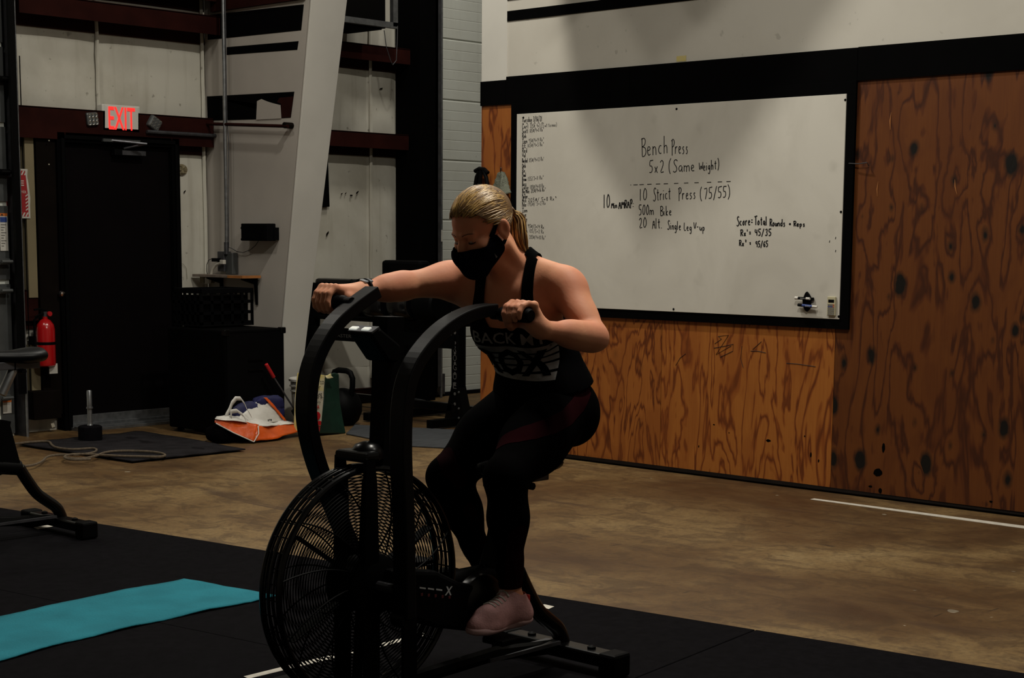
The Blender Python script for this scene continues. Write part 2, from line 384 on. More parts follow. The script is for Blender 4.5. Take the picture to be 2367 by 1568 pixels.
liner(7.35, 7.66, 0, 2.1); liner(6.03, 6.17, 0, 2.05, .005)
for z0, z1 in ((.30, 2.12), (2.24, 2.84), (2.95, 3.9), (0, .3)):
    for x0, x1 in ((7.70, 9.30), (9.30, 9.62)): liner(x0, x1, z0, z1)
for x, z0, z1 in ((6.72, 2.2, 3.6), (7.635, 0, 3.6), (9.33, .2, 3.2)):    # cover strips over the seams
    P = [(x+random.uniform(-.004, .004), YB-.008, z0+(z1-z0)*t/12) for t in range(13)]
    MB().tube(P, .014, 6).build('seam_strip', M['white_wall'], wb, smooth=True)
def girt(x0, x1, z, h=.085, d=.20):
    mb = MB(); y1 = YB; y0 = YB-d
    mb.box((x0, y0, z+h-.006), (x1, y1, z+h)); mb.box((x0, y0, z-.012), (x1, y0+.006, z+h)); mb.box((x0, y0, z+h), (x1, y0+.05, z+h+.004)); mb.box((x0, y1-.006, z-.07), (x1, y1, z+h))
    return mb.build('girt', M['red_iron'], wb)
# the rust red girts that cross the back wall
girt(6.0, 7.66, 2.06, .20, .10); girt(6.0, 7.66, 2.88, .12, .20); girt(6.0, 7.66, 3.12, .10, .2)
girt(7.72, 9.98, 2.82, .11, .18); girt(7.72, 9.98, 2.12, .11, .16); girt(6.0, 6.2, .80, .20, .04); girt(7.72, 9.98, .02, .10, .10)
MB().box((7.35, YB-.10, .0), (9.7, YB-.02, .06)).build('base_angle', M['dark_brown'], wb)
MB().tube([(7.05, YB-.12, 2.135), (7.66, YB-.12, 2.135)], .014, 8).build('wall_pipe', M['steel_dark'], wb, smooth=True)
# crack, dent and torn paint
d = MB(); P = [(7.365, YB-.012, 1.18), (7.42, YB-.014, 1.175), (7.45, YB-.015, 1.14), (7.455, YB-.015, 1.06)]
d.tube(P, .0015, 4); d.build('paint_crack', M['tan'], wb)
dn = MB(); c = onY(421, 392, YB-.02)
vs = [c]; fs = []
for ring in range(1, 4):
    for j in range(16):
        a = j/16*2*math.pi; r = ring*.018
        vs.append(c+np.array([math.cos(a)*r*1.0, (.006 if ring == 3 else random.uniform(-.012, .008)), math.sin(a)*r*.75]))
fs = [(0, 1+j, 1+(j+1) % 16) for j in range(16)]+[(1+k*16+j, 1+k*16+(j+1) % 16, 17+k*16+(j+1) % 16, 17+k*16+j) for k in range(2) for j in range(16)]
dn.add(vs, fs).build('dented_patch', M['tan'], wb)
for k, (px, py, s) in enumerate([(812, 452, .010), (790, 448, .007), (826, 445, .012), (757, 540, .014), (881, 205, .012), (799, 447, .006), (427, 443, .008)]):
    c = onY(px, py, YB-.012); MB().obox(c, ((1, 0, .3*k % 1), (0, 1, 0), (-.3*k % 1, 0, 1)), (s, .004, s*.6)).build('torn_spot', M['dark_brown'], wb)

# man door with frame, closer, handle and threshold
d1 = struct(MB().box((6.385, YB-.055, .015), (7.28, YB-.01, 2.03)).build('door_1', M['door'], bevel=.003))
f = MB(); f.box((6.32, YB-.10, 0), (6.385, YB, 2.10)); f.box((7.28, YB-.10, 0), (7.348, YB, 2.10)); f.box((6.385, YB-.10, 2.03), (7.28, YB, 2.10))
f.build('door_frame', M['black_paint'], d1, bevel=.003)
f = MB(); f.box((6.345, YB-.115, 0), (6.37, YB-.10, 2.08)); f.box((7.30, YB-.115, 0), (7.322, YB-.10, 2.08)); f.box((6.345, YB-.115, 2.055), (7.322, YB-.10, 2.08)); f.build('frame_stop', M['black_satin'], d1)
MB().box((6.17, YB-.07, .12), (6.32, YB-.02, 2.06)).build('side_panel', M['dark_brown'], d1)
t = MB(); t.box((6.36, YB-.24, .0), (7.31, YB-.02, .022)); t.box((6.36, YB-.20, .022), (7.31, YB-.15, .032)); t.box((6.36, YB-.10, .022), (7.31, YB-.055, .045)); t.box((6.39, YB-.062, .045), (7.27, YB-.055, .10))
t.build('threshold', M['steel'], d1, bevel=.002)
hd = MB(); c = onY(138, 665, YB-.06); hd.box((c[0]-.012, YB-.062, c[2]-.10), (c[0]+.012, YB-.055, c[2]+.11)); pl = hd.build('lock_plate', M['steel_dark'], d1, bevel=.001)
k = onY(142, 680, YB-.09)
MB().lathe((k[0], YB-.055, k[2]), [(.012, 0), (.010, .015), (.022, .03), (.026, .045), (.018, .058), (0, .06)], (0, -1, 0)).build('door_knob', M['chrome'], pl, smooth=True)
cl = MB(); a = onY(262, 349, YB-.1); b2 = onY(330, 360, YB-.1)
cl.box((a[0], YB-.12, a[2]-.03), (b2[0], YB-.055, a[2]+.012)); cb = cl.build('door_closer', M['black_plastic'], d1, bevel=.004)
MB().box((a[0]+.06, YB-.125, a[2]-.026), (b2[0]+.01, YB-.12, a[2]+.006)).build('closer_cover', M['steel_dark'], cb)
MB().tube([(a[0]+.09, YB-.10, a[2]+.02), (a[0]+.20, YB-.22, a[2]+.055), (a[0]-.06, YB-.11, a[2]+.075)], .009, 6).build('closer_arm', M['steel_dark'], cb)
MB().box((a[0]-.1, YB-.13, a[2]+.062), (a[0]+.21, YB-.10, a[2]+.082)).build('closer_shoe', M['grey_box'], cb)
for px, py in ((122, 983), (131, 948), (113, 380), (113, 325)):
    c = onY(px, py, YB-.105); s = .016 if py > 900 else .004
    MB().obox(c, ((1, 0, .3), (0, 1, 0), (-.3, 0, 1)), (s*.8, .003, s)).build('paint_chip' if py > 900 else 'screw', M['cream'], d1)

# wall strip between the rolling door and the man door
t1 = struct(MB().box((6.02, YB-.03, .02), (6.06, YB, 2.06)).build('trim_1', M['white_wall']))
t2 = struct(MB().box((6.095, YB-.05, .95), (6.165, YB+.01, 2.05)).build('trim_2', M['tan']))
t3 = struct(MB().box((6.095, YB-.05, .12), (6.165, YB+.01, .62)).build('trim_3', M['tan']))
t3b = struct(MB().tube([(6.09, YB-.04, .1), (6.085, YB-.04, 2.6)], .004, 5).build('trim_4', M['black_paint']))
MB().box((6.05, YB-.14, .10), (6.27, YB-.02, .30)).build('floor_junction', M['dark_brown'], wb, bevel=.005)

# rolling door on the left with its track
d2 = struct(MB().box((4.2, YB-.10, 0), (5.915, YB-.06, 4.4)).build('door_2', M['garage']))
for k in range(9): MB().box((5.82, YB-.115, .02+k*.53), (5.915, YB-.098, .02+k*.53+.50)).build('end_stile', M['grey_box'], d2)
tr = MB(); tr.box((5.945, YB-.20, 0), (5.965, YB-.0, 4.4)); tr.build('track_angle', M['steel_dark'], d2)
tr = MB(); tr.box((5.90, YB-.235, .3), (5.945, YB-.205, 4.4)); tr.build('door_track', M['black_satin'], d2)
tr = MB(); tr.tube([(5.952, YB-.215, 0), (5.952, YB-.215, 4.4)], .010, 8); tr.build('track_lip', M['steel'], d2, smooth=True)
for px, py in ((8, 183), (8, 398), (8, 605), (8, 672), (10, 920)):
    c = onY(px, py, YB-.16); h = MB(); h.box((c[0]-.05, YB-.17, c[2]-.02), (c[0]+.045, YB-.12, c[2]+.02)); h.cyl((c[0]-.03, YB-.19, c[2]), (c[0]+.05, YB-.19, c[2]), .012, 8)
    h.build('roller_bracket', M['black_satin'] if py < 600 else M['grey_box'], d2)
for (x0, y0, x1, y1, head) in ((-2, 493, 19, 580, 1), (6, 925, 27, 955, 0)):
    a = onY(x0, y0, YB-.12); b2 = onY(x1, y1, YB-.12); lb = MB(); lb.box((a[0], YB-.122, b2[2]), (b2[0], YB-.120, a[2])); q = lb.build('warning_label', M['label_white'], d2)
    MB().box((a[0], YB-.1235, a[2]-.018), (b2[0], YB-.122, a[2])).build('label_header', M['label_orange'], q)
    if head:
        MB().box((a[0]+.004, YB-.1235, a[2]-.060), (b2[0]-.004, YB-.122, a[2]-.026)).build('label_block', M['label_blue'], q)
        ln = MB()
        for i in range(9): ln.box((a[0]+.008, YB-.1235, a[2]-.075-i*.018), (b2[0]-.012-.01*(i % 3), YB-.122, a[2]-.079-i*.018))
        ln.build('label_print', M['ink_faint'], q)
        tri = MB(); tri.prism([(b2[0]-.05, YB-.1236, a[2]-.016), (b2[0]-.03, YB-.1236, a[2]-.016), (b2[0]-.04, YB-.1236, a[2]-.003)], (0, .001, 0)); tri.build('warning_mark', M['ink'], q)

# big sectional door behind the partition
d3 = struct(MB().box((9.99, YB-.03, 0), (12.5, YB, 4.6)).build('door_3', M['garage']))
z = -.01
secs = []
while z < 4.3: secs.append(z); z += .515
for zs in secs:
    mb = MB(); n = 6; h = .515
    prof = [(0, 0), (.009, .006)]
    for i in range(n):
        z0 = .006+i*(h-.012)/n; z1 = .006+(i+1)*(h-.012)/n
        prof += [(.0125, z0+.004), (.0125, z1-.008), (.0105, z1-.004)]
    prof += [(.004, h-.003), (0, h)]
    ys = [YB-.03-p[0] for p in prof]; zz = [zs+p[1] for p in prof]
    vs = [(x, ys[i], zz[i]) for i in range(len(prof)) for x in (9.99, 12.49)]
    mb.add(vs, [(2*i, 2*i+1, 2*i+3, 2*i+2) for i in range(len(prof)-1)]); mb.build('panel', M['garage'], d3)
jb = struct(MB().box((9.62, YB-.30, 0), (9.80, YB, 5.6)).build('trim_5', M['black_paint'], bevel=.004))
MB().box((9.80, YB-.10, 0), (9.95, YB, 5.6)).build('jamb_angle', M['dark_brown'], jb)
tk = MB(); tk.box((9.90, YB-.20, .1), (9.925, YB-.06, 5.2)); tk.box((9.90, YB-.20, .1), (9.96, YB-.185, 5.2)); tk.build('door_track', M['steel_dark'], d3)
MB().tube([(9.975, YB-.19, 0), (9.975, YB-.19, 5.2)], .011, 8).build('track_lip', M['steel'], d3, smooth=True)
MB().tube([(9.85, YB-.17, 0), (9.85, YB-.17, 5.2)], .012, 6).build('track_rail', M['black_satin'], d3)
for py in (98, 270, 438, 610, 300):
    if py == 300: continue
    c = onY(996, py, YB-.06); h = MB(); h.prism([(c[0]-.03, YB-.05, c[2]-.045), (c[0]+.035, YB-.05, c[2]-.012), (c[0]+.035, YB-.05, c[2]+.012), (c[0]-.03, YB-.05, c[2]+.045)], (0, -.03, 0))
    h.cyl((c[0]-.07, YB-.12, c[2]), (c[0]+.02, YB-.07, c[2]), .011, 8); h.build('hinge_roller', M['black_satin'], d3)
c = onY(986, 545, YB-.2); MB().box((9.962, YB-.205, c[2]-.05), (9.975, YB-.200, c[2]+.05)).build('track_sticker', M['label_white'], d3)
a = onY(985, 880, YB-.10)
bb = MB(); bb.box((9.99, YB-.12, .02), (10.09, YB-.06, .20)); bb.cyl((10.03, YB-.13, .06), (10.03, YB-.06, .06), .045, 14); bb.build('bottom_bracket', M['steel_dark'], d3)
lb = MB().box((9.99, YB-.055, .21), (10.07, YB-.050, .33)).build('warning_label', M['label_white'], d3); MB().box((9.99, YB-.057, .31), (10.07, YB-.055, .33)).build('label_header', M['label_orange'], lb)
MB().box((9.99, YB-.10, -.0), (12.4, YB-.045, .03)).build('door_seal', M['rubber'], d3)

# ---------------------------------------------------------------- partition with the plywood and the whiteboard
wr = struct(MB().box((XW+.025, -3, 0), (XW+.16, 7.605, 5.6)).build('wall_right', M['white_wall_b']))
MB().box((XW, 7.38, 2.39), (XW+.03, 7.605, 5.6)).build('corner_post', M['column'], wr)
MB().box((XW+.005, -2.9, 2.405), (XW+.03, 7.38, 5.6)).build('upper_sheathing', M['white_wall_b'], wr)
SEAM = [7.605, 7.32, 6.088, 4.888, 3.668, 2.448, 1.228, 0.0, -1.2]
for i, (y1, y0) in enumerate(zip(SEAM[:-1], SEAM[1:])):
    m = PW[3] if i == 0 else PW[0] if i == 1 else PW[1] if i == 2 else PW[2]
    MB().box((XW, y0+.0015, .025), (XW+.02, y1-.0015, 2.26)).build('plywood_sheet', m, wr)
ba = MB(); ba.box((XW-.012, 4.80, 2.235), (XW+.004, 6.36, 2.408)); ba.box((XW-.012, 6.363, 2.235), (XW+.004, 7.375, 2.408)); ba.box((XW-.012, 7.377, 2.235), (XW+.004, 7.605, 2.389)); ba.box((XW-.012, 2.2, 2.235), (XW+.004, 4.797, 2.41)); ba.box((XW-.012, -2, 2.235), (XW+.004, 2.197, 2.41))
struct(ba.build('trim_6', M['black_paint']))
for s in ((1170, 0, 2.80, 2.862), (0, 0, 2.93, 3.02), (0, 0, 3.10, 3.25)):
    st = MB().box((XW-.001, -2.9, s[2]-.045), (XW+.006, 7.38, s[3]-.045)); st.build('painted_stripe', M['black_paint'], wr)
MB().box((XW+.004, *onX(1563, 130, XW)[1:]), (XW+.003, *onX(1585, 141, XW)[1:])).build('masking_tape', M['yellow'], wr)
MB().box((XW-.004, 0, 0), (XW+.02, 7.6, .026)).build('sole_plate', M['dark_brown'], wr)
# scrapes, holes and scribbles in the plywood
hs = MB()
for px, py, a, b3 in ((2028, 1092, .028, .022), (2035, 1135, .012, .016), (2012, 1125, .012, .006), (2042, 1035, .010, .028), (1776, 1019, .018, .008), (1874, 1052, .006, .014), (1892, 1066, .005, .009), (1650, 982, .007, .004), (1615, 1032, .005, .008), (1685, 1001, .004, .004), (2290, 1160, .010, .006), (1860, 1009, .004, .005)):
    c = onX(px, py, XW-.001); hs.prism([c+np.array([0, math.cos(t)*a*random.uniform(.7, 1.2), math.sin(t)*b3*random.uniform(.7, 1.2)]) for t in np.linspace(0, 5.6, 9)], (.0015, 0, 0))
hs.build('gouge', M['black_paint'], wr)
sc = MB()
for P in ([(1652, 795), (1668, 784), (1660, 778), (1684, 775), (1655, 820), (1690, 800)], [(1650, 805), (1672, 801), (1695, 796), (1694, 812), (1665, 826)], [(1735, 812), (1752, 812), (1770, 816)], [(1740, 808), (1760, 790)], [(1818, 840), (1845, 842), (1885, 848)], [(1562, 845), (1572, 828), (1585, 818)], [(1715, 800), (1712, 830), (1718, 850)]):
    sc.tube([onX(x, y, XW-.001) for x, y in P], .0016, 4)
sc.build('scratch_marks', M['ink'], wr)
lk = MB()
for P in ((2060, 260, 2058, 300), (2030, 420, 2028, 455), (2207, 415, 2212, 450)):
    a, b3 = onX(P[0], P[1], XW-.001), onX(P[2], P[3], XW-.001); lk.tube([a, (a+b3)/2+np.array([0, .004, 0]), b3], [.001, .0035, .001], 5)
lk.build('split_grain', M['shelf_edge'], wr)
MB().tube([onX(1962, 378, XW-.02), onX(1985, 379, XW-.025), onX(2004, 376, XW-.03), onX(2008, 383, XW-.01)], .003, 5).build('bent_nail', M['steel_dark'], wr)
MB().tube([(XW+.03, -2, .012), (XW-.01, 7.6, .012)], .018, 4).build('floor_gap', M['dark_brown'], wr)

# tapered steel frame column standing off the back wall
c1 = thing('steel_column', (7.72, 9.9, 0), 'tall white tapered steel column leaning outward beside the exit door corner', 'column')
def edge_y(z): return 9.602-(z-.068)*(9.602-9.142)/(3.031-.068)
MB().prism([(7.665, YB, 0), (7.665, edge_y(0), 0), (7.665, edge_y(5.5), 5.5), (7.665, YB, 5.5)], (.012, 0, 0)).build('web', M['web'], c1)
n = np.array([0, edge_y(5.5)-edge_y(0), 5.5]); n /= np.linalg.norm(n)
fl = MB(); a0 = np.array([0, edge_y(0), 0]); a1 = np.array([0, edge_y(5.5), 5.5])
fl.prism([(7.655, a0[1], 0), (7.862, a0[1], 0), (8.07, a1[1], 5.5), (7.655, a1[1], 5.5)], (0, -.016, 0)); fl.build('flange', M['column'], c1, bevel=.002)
MB().box((7.60, edge_y(0)-.10, 0), (7.95, edge_y(0)+.15, .02)).build('base_plate', M['steel_dark'], c1)
# painted bands and the unpainted patch on its web
def webpatch(pts, name, m, off=.002):
    MB().prism([onX(x, y, 7.665-off) for x, y in pts], (.0016, 0, 0)).build(name, m, c1)
webpatch([(524, 109), (690, 95), (687, 115), (524, 127)], 'painted_stripe', M['black_paint'])
webpatch([(524, 30), (702, 10), (696, 70), (524, 88), (480, 92), (480, 35)], 'painted_stripe', M['black_paint'])
webpatch([(478, 223), (680, 212), (672, 272), (600, 276), (592, 240), (596, 232), (590, 276), (480, 279)], 'bare_patch', M['black_paint'])
webpatch([(646, 226), (678, 223), (671, 271), (650, 272), (650, 240), (640, 236)], 'primer_patch', M['red_iron'], .004)
webpatch([(594, 234), (604, 229), (616, 234), (628, 238), (648, 243), (650, 274), (592, 277)], 'touch_up_patch', M['web'], .006)
rd = MB(); a, b3 = onX(470, 286, 7.60), onX(666, 292, 7.60); rd.tube([a, b3], .012, 8); rd.build('brace_rod', M['red_iron'], c1, smooth=True)
c = onX(664, 290, 7.62); MB().cyl(c-np.array([.03, 0, 0]), c+np.array([.05, 0, 0]), .022, 8).build('rod_nut', M['dark_brown'], c1)
struct(MB().box((7.632, YB-.12, 3.04), (7.664, 9.2, 3.12)).build('trim_7', M['red_iron']))

# black band hanging behind the column and galvanised bracket of the door opener
o = MB().prism([onY(742, 365, YB-.03), onY(758, 362, YB-.03), onY(762, 478, YB-.03), onY(742, 480, YB-.03)], (0, .006, 0)).build('hanging_strap', M['black_paint'])
tag(o, 'short flat black strap hanging on the back wall just right of the white column', 'strap')
t = thing('opener_bracket', (9.4, 10.0, 3.1), 'galvanised steel angle bracket high on the wall left of the tall black jamb', 'bracket')
a, b3 = onY(790, 48, 9.9), onY(920, 62, 9.9)
MB().box((a[0]-.1, 9.90, b3[2]-.015), (b3[0], 9.94, b3[2]+.03)).build('horizontal_angle', M['steel'], t)
MB().box((b3[0]-.05, 9.90, b3[2]), (b3[0], 9.94, b3[2]+.9)).build('vertical_angle', M['steel'], t)
MB().box((b3[0]-.16, 9.94, b3[2]-.02), (b3[0]-.10, YB-.02, b3[2]+.7)).build('back_post', M['black_satin'], t)
P = [onY(x, y, 9.9) for x, y in ((888, 70), (893, 108), (903, 140), (908, 150), (916, 140), (918, 100), (919, 60))]
MB().tube(P, .0035, 5).build('hanging_chain', M['steel_dark'], t)
MB().box((8.3, 9.96, b3[2]-.03), (b3[0]-.12, YB-.02, b3[2]+.0)).build('dark_plate', M['black_paint'], t)
# conduit
t = thing('electrical_conduit', (7.6, 10.07, 0), 'thin galvanised conduit running down to a grey outlet box by the corner', 'conduit')
MB().tube([(7.6, 10.075, 1.27), (7.6, 10.07, 1.5), (7.6, 10.066, 5.5)], .0135, 10).build('pipe', M['steel'], t, smooth=True)
MB().tube([(7.6, 10.045, 1.30), (7.605, 10.035, 2.1), (7.60, 10.045, 2.25), (7.6, 10.04, 4)], .0035, 5).build('clipped_wire', M['steel_dark'], t)
bx = MB().box((7.60, 10.01, 1.10), (7.655, 10.09, 1.26)).build('outlet_box', M['grey_box'], t, bevel=.004)
MB().box((7.585, 10.09, 1.12), (7.655, 10.17, 1.27)).build('junction_box', M['steel_dark'], t, bevel=.004)
MB().cyl((7.6, 10.075, 1.25), (7.6, 10.075, 1.34), .018, 10).build('coupling', M['steel_dark'], t)

# unseen blocker added over the partition, shaped to shade the upper wall and board
_L = np.array([6.35, 6.3, 5.1]); hx = 7.15; Q = []
for px, py in ((1262, -230), (1310, 120), (1345, 330), (1500, 620), (1700, 460), (1835, 240), (1900, 110), (2120, -230)):
    s_ = onX(px, py, XW+.02); Q.append(_L+(s_-_L)*((hx-_L[0])/(s_[0]-_L[0])))
ha = MB().prism(Q, (.012, 0, 0)).build('trim_8', M['red_iron']); struct(ha)
print('HAUNCH', [tuple(round(float(c), 2) for c in q) for q in Q])
for q in Q:
    d = q-EYE; zz = d@FW; print('  px', PX+F_PX*(d@RT)/zz, PY-F_PX*(d@UP)/zz)
# ================================================================ handwriting: single stroke letters, x 0..6, cap height 10
GL = {
'A': "0,0 2.5,10 5,0;1,3.8 4.2,3.8", 'B': "1,0 1,10;0,9.4 3,10 5,8.3 4,6 1.2,5.2;1.2,5.2 4.6,4.4 5.6,2 4,.2 1,0", 'C': "5,8.6 3,10 1,8 .6,3 2,0 4.6,1", 'D': "1,0 1,10 4,8.6 5,5 4,1.2 1,0",
'E': "5,10 1,10 1,0 5,0;1,5 4,5", 'F': "5,10 1,10 1,0;1,5 4,5", 'G': "5,8.6 3,10 1,7 1,2.5 3,0 5,1.5 5,4.5 3.2,4.5", 'H': "1,0 1,10;5,0 5,10;1,5 5,5", 'I': "2,0 2,10", 'J': "4,10 4,2 2.5,0 .8,1.5",
'K': "1,0 1,10;5,10 1,4.6 5,0", 'L': "1.6,10 1,0 4.6,.4", 'M': "0.4,0 1,9.6 3,3 5,9.6 5.4,0", 'N': "1,0 1,9.6 5,.4 5,10", 'O': "3,10 1,7 1,3 3,0 5,3 5,7 3,10", 'P': "1.2,-1 1.4,10;0,8.6 3,10.4 5,8.4 4,5.6 1.4,4.6",
'R': "1,0 1.2,10;0,9 3.4,10 5,8 4,5.4 1.4,5;2.2,5 5,0", 'S': "5,9 3.2,10.4 1.2,9 1.4,6.8 4.4,4 4.4,1 2,-.6 0,.8", 'T': "0,9.4 6,10.2;3,9.8 2.6,0", 'U': "1,10 1,2 3,0 5,2 5,10", 'V': "0.6,10 2.6,0 5.4,10", 'W': "0.2,9 1.2,0 3,7 4.6,0 6,9.4", 'X': "0,10 5,0;5,10 0,0", 'Y': "0,10 2.6,5 5,10;2.6,5 2,0", 'Z': "0.5,10 5,10 .5,0 5,0",
'a': "3.8,4.8 1.6,5 .6,2.4 1.8,.2 3.8,2 4,5 4,.4 4.8,0", 'b': "1,10 1,0 3.4,.4 4.2,2.6 3,4.8 1,3.6", 'c': "4,4.6 2,5 .8,2.6 2,.2 4.2,.6", 'd': "4,4.6 1.8,4.8 .8,2.4 2,.2 4,2;4,10 4.2,0", 'e': "1,2.6 3.8,3.2 3.4,5 1.6,5 .8,2.4 2,0 4.4,.8", 'f': "4,9.6 2.6,9.6 2,7 2,-1;.8,5 3.8,5", 'g': "4,4.6 1.8,4.8 .8,2.4 2,.4 3.8,2.4;4,4.8 4,-2.6 2.4,-4 1,-2.6",
'h': "1,10 1,0;1,3.4 2.6,5 4,4 4,0", 'i': "1.4,5 1.4,0;1.5,7 1.5,7.5", 'j': "2.4,5 2.4,-3 1,-3.6", 'k': "1,10 1,0;3.8,5 1.2,2.6 4,0", 'l': "1.4,10 1.4,0", 'm': "0.4,0 .4,5;.4,3.6 1.8,5 2.6,3.6 2.6,0;2.6,3.6 4,5 5,3.8 5,0", 'n': "0.8,0 .8,5;.8,3.4 2.6,5 4,3.8 4.2,0", 'o': "2.4,5 .8,3 1.2,.6 3,.2 4.2,2.4 3.6,4.6 2.4,5", 'p': "1,5 1,-4;1,4 3,5 4.2,3 3,.4 1,.6", 'q': "4,5 4,-4", 'r': "1,0 1,5;1,3.2 2.4,5 4,4.8", 's': "4,4.6 2,5.2 1.6,3.4 3.8,2 3,.2 1,.4", 't': "2.4,9 2.2,0 3.8,.4;.6,6 4.4,6.4", 'u': "1,5 1,1 2.6,.2 4,1.6 4,5 4.2,0", 'v': "0.8,5 2.4,0 4,5", 'w': "0.4,5 1.4,0 2.6,4 3.8,0 5,5", 'x': "0.8,5 4,0;4,5 .8,0", 'y': "1,5 2.4,1.2;4,5 1.6,-3.4", 'z': "1,5 4,5 1,0 4,0",
'0': "2.8,10 1,6.6 1.2,1.6 2.8,0 4.6,3 4.4,8 2.8,10", '1': "2.2,0 2.4,10", '2': "1,8 2.6,10 4.4,8.4 3.8,5 1,0 5,.6", '3': "1,9 3.4,10 4.4,8 2.4,5.4 4.6,3.4 3.4,.2 .8,.8", '4': "1.2,10 1,5 4.6,5;4.2,9.6 4,0", '5': "1,9.6 1,5.6 3.4,5.8 4.4,3 3,.2 .6,.6;1,9.8 5,10.2", '6': "4,9.6 1.6,6.6 1,2.4 2.6,0 4.4,2 3.6,4.6 1.4,3.6", '7': "0.6,9.4 4.8,10 2.4,0", '8': "4.2,8.6 2.4,10 1,8 4.4,2.4 2.6,0 .8,2.2 4.2,8.6", '9': "4.4,8.4 2.4,10 1,8 2,5.6 4.4,7 4.2,0",
'(': "3.4,11.4 1.6,8 1.4,2 3.2,-1.6", ')': "1,11.4 3,8 3,2 1,-1.6", '/': "0.4,-1.6 4.4,11", '-': "1,4.4 4,4.6", '=': "1,3 4,3;1,5.4 4,5.4", '+': "2.6,1.6 2.6,6.4;.6,4 4.6,4", ':': "2,1 2,1.7;2,4.6 2,5.3", '.': "1.6,0 1.6,.7", ',': "1.8,.8 1.2,-1.4", '#': "1.4,1 2.4,9;3.4,1 4.4,9;.6,3.4 5,3.6;1,6.6 5.2,6.8", '^': "1.8,6.5 1.8,10", '"': "1.2,9.4 2.6,10.2 3.4,9 1.4,7 3.6,7", '&': "1.2,10.2 3.2,9.6 2,8.6 3.4,7.6 1,6.6"}
def write(mb, body, x0, y0, x1, y1, h, plane, pen=.0028, jit=.25, smallcaps=1.0):
    """handwrite body on the wall plane x=plane; the two pixel ends fix the baseline, h the capital height in pixels"""
    n = len(body); adv = [3.2 if c in ' .,:1lIi^' else 6.6 if c in 'mMwW' else 5.4 for c in body]; tot = sum(adv); acc = 0
    A = onX(x0, y0, plane); Bp = onX(x1, y1, plane); Uv = onX(x0, y0-h, plane)-A
    rr = random.Random(hash(len(body))*7+int(x0)+int(y0)); dirv = (Bp-A)/tot
    for c, ad in zip(body, adv):
        if c in GL:
            for stroke in GL[c].split(';'):
                P = []
                for q in stroke.split():
                    gx, gy = map(float, q.split(','))
                    gx += rr.uniform(-jit, jit); gy += rr.uniform(-jit, jit)
                    P.append(A+dirv*(acc+gx*ad/6.0)+Uv*(gy/10.0))
                if len(P) > 2:   # soften the corners
                    Q = [P[0]]
                    for a, b_ in zip(P[:-1], P[1:]): Q += [a*.75+b_*.25, a*.25+b_*.75]
                    P = Q+[P[-1]]
                ribbon(mb, P, pen)
        acc += ad
def ribbon(mb, P, w):
    up = []; 
    for i, p in enumerate(P):
        a = P[max(i-1, 0)]; b_ = P[min(i+1, len(P)-1)]; t = b_-a; t = t/(np.linalg.norm(t)+1e-9); nrm = np.cross(t, (1, 0, 0)); up.append(nrm/(np.linalg.norm(nrm)+1e-9))
    vs = []
    for p, nn in zip(P, up): vs += [p+nn*w, p-nn*w]
    mb.add(vs, [(2*i, 2*i+1, 2*i+3, 2*i+2) for i in range(len(P)-1)])

WBX = XW-.026
w = thing('whiteboard', (XW, 6.05, .9), 'large wall-mounted whiteboard with handwritten workout notes in a wide black frame', 'whiteboard')
bk = MB(); y0, y1, z0, z1 = 4.797, 7.322, .908, 2.235; fy0, fy1, fz0, fz1 = 4.856, 7.262, .966, 2.164
bk.box((XW-.020, y0, z0), (XW-.002, y1, fz0)); bk.box((XW-.020, y0, fz1), (XW-.002, y1, z1)); bk.box((XW-.020, y0, fz0), (XW-.002, fy0, fz1)); bk.box((XW-.020, fy1, fz0), (XW-.002, y1, fz1))
bk.build('frame', M['black_paint'], w, bevel=.001)
bd = MB().box((WBX, fy0-.004, fz0-.004), (XW-.002, fy1+.004, fz1+.004)).build('writing_surface', M['whiteboard'], w, bevel=.0015)
for px, py in ((1210, 272), (1564, 252), (1954, 231), (1944, 490), (1939, 732), (1557, 715), (1203, 492)):
    c = onX(px, py, WBX); MB().lathe((WBX, c[1], c[2]), [(.007, 0), (.006, .003), (0, .0035)], (-1, 0, 0), 10).build('screw', M['black_plastic'], w)
PN = WBX-.0008
tx = MB()
write(tx, 'Bench', 1482, 362, 1546, 355, 42, PN); write(tx, 'Press', 1552, 356, 1592, 356, 34, PN)
write(tx, '5x2 (Same', 1500, 400, 1608, 396, 28, PN); write(tx, 'Weight)', 1616, 396, 1665, 390, 22, PN)
for x in (1457, 1468, 1482, 1500, 1520, 1538, 1562, 1585, 1609, 1638, 1663, 1683):
    ribbon(tx, [onX(x-(0 if x < 1460 else 4), 428-(x-1457)*.035, PN), onX(x+(2 if x < 1460 else 6), 427.6-(x-1457)*.035, PN)], .0022)
write(tx, '10', 1477, 465, 1498, 462, 28, PN); write(tx, 'Strict', 1510, 464, 1552, 460, 28, PN); write(tx, 'Press', 1568, 462, 1610, 460, 28, PN); write(tx, '(75/55)', 1616, 462, 1692, 456, 26, PN)
write(tx, '500m', 1476, 498, 1512, 497, 24, PN); write(tx, 'Bike', 1526, 499, 1554, 498, 22, PN)
write(tx, '20', 1476, 528, 1496, 526, 24, PN); write(tx, 'Alt.', 1508, 529, 1532, 528, 24, PN); write(tx, 'Single', 1543, 530, 1575, 532, 20, PN); write(tx, 'Leg', 1580, 533, 1600, 534, 18, PN); write(tx, 'V-up', 1603, 532, 1630, 534, 18, PN)
write(tx, '10', 1394, 482, 1412, 481, 32, PN, .0036); write(tx, 'Min', 1413, 482, 1427, 481, 15, PN, .0036); write(tx, 'AMRAP:', 1430, 483, 1466, 480, 19, PN, .0036)
tx.build('workout_writing', M['ink'], w)['kind'] = 'stuff'
tx = MB()
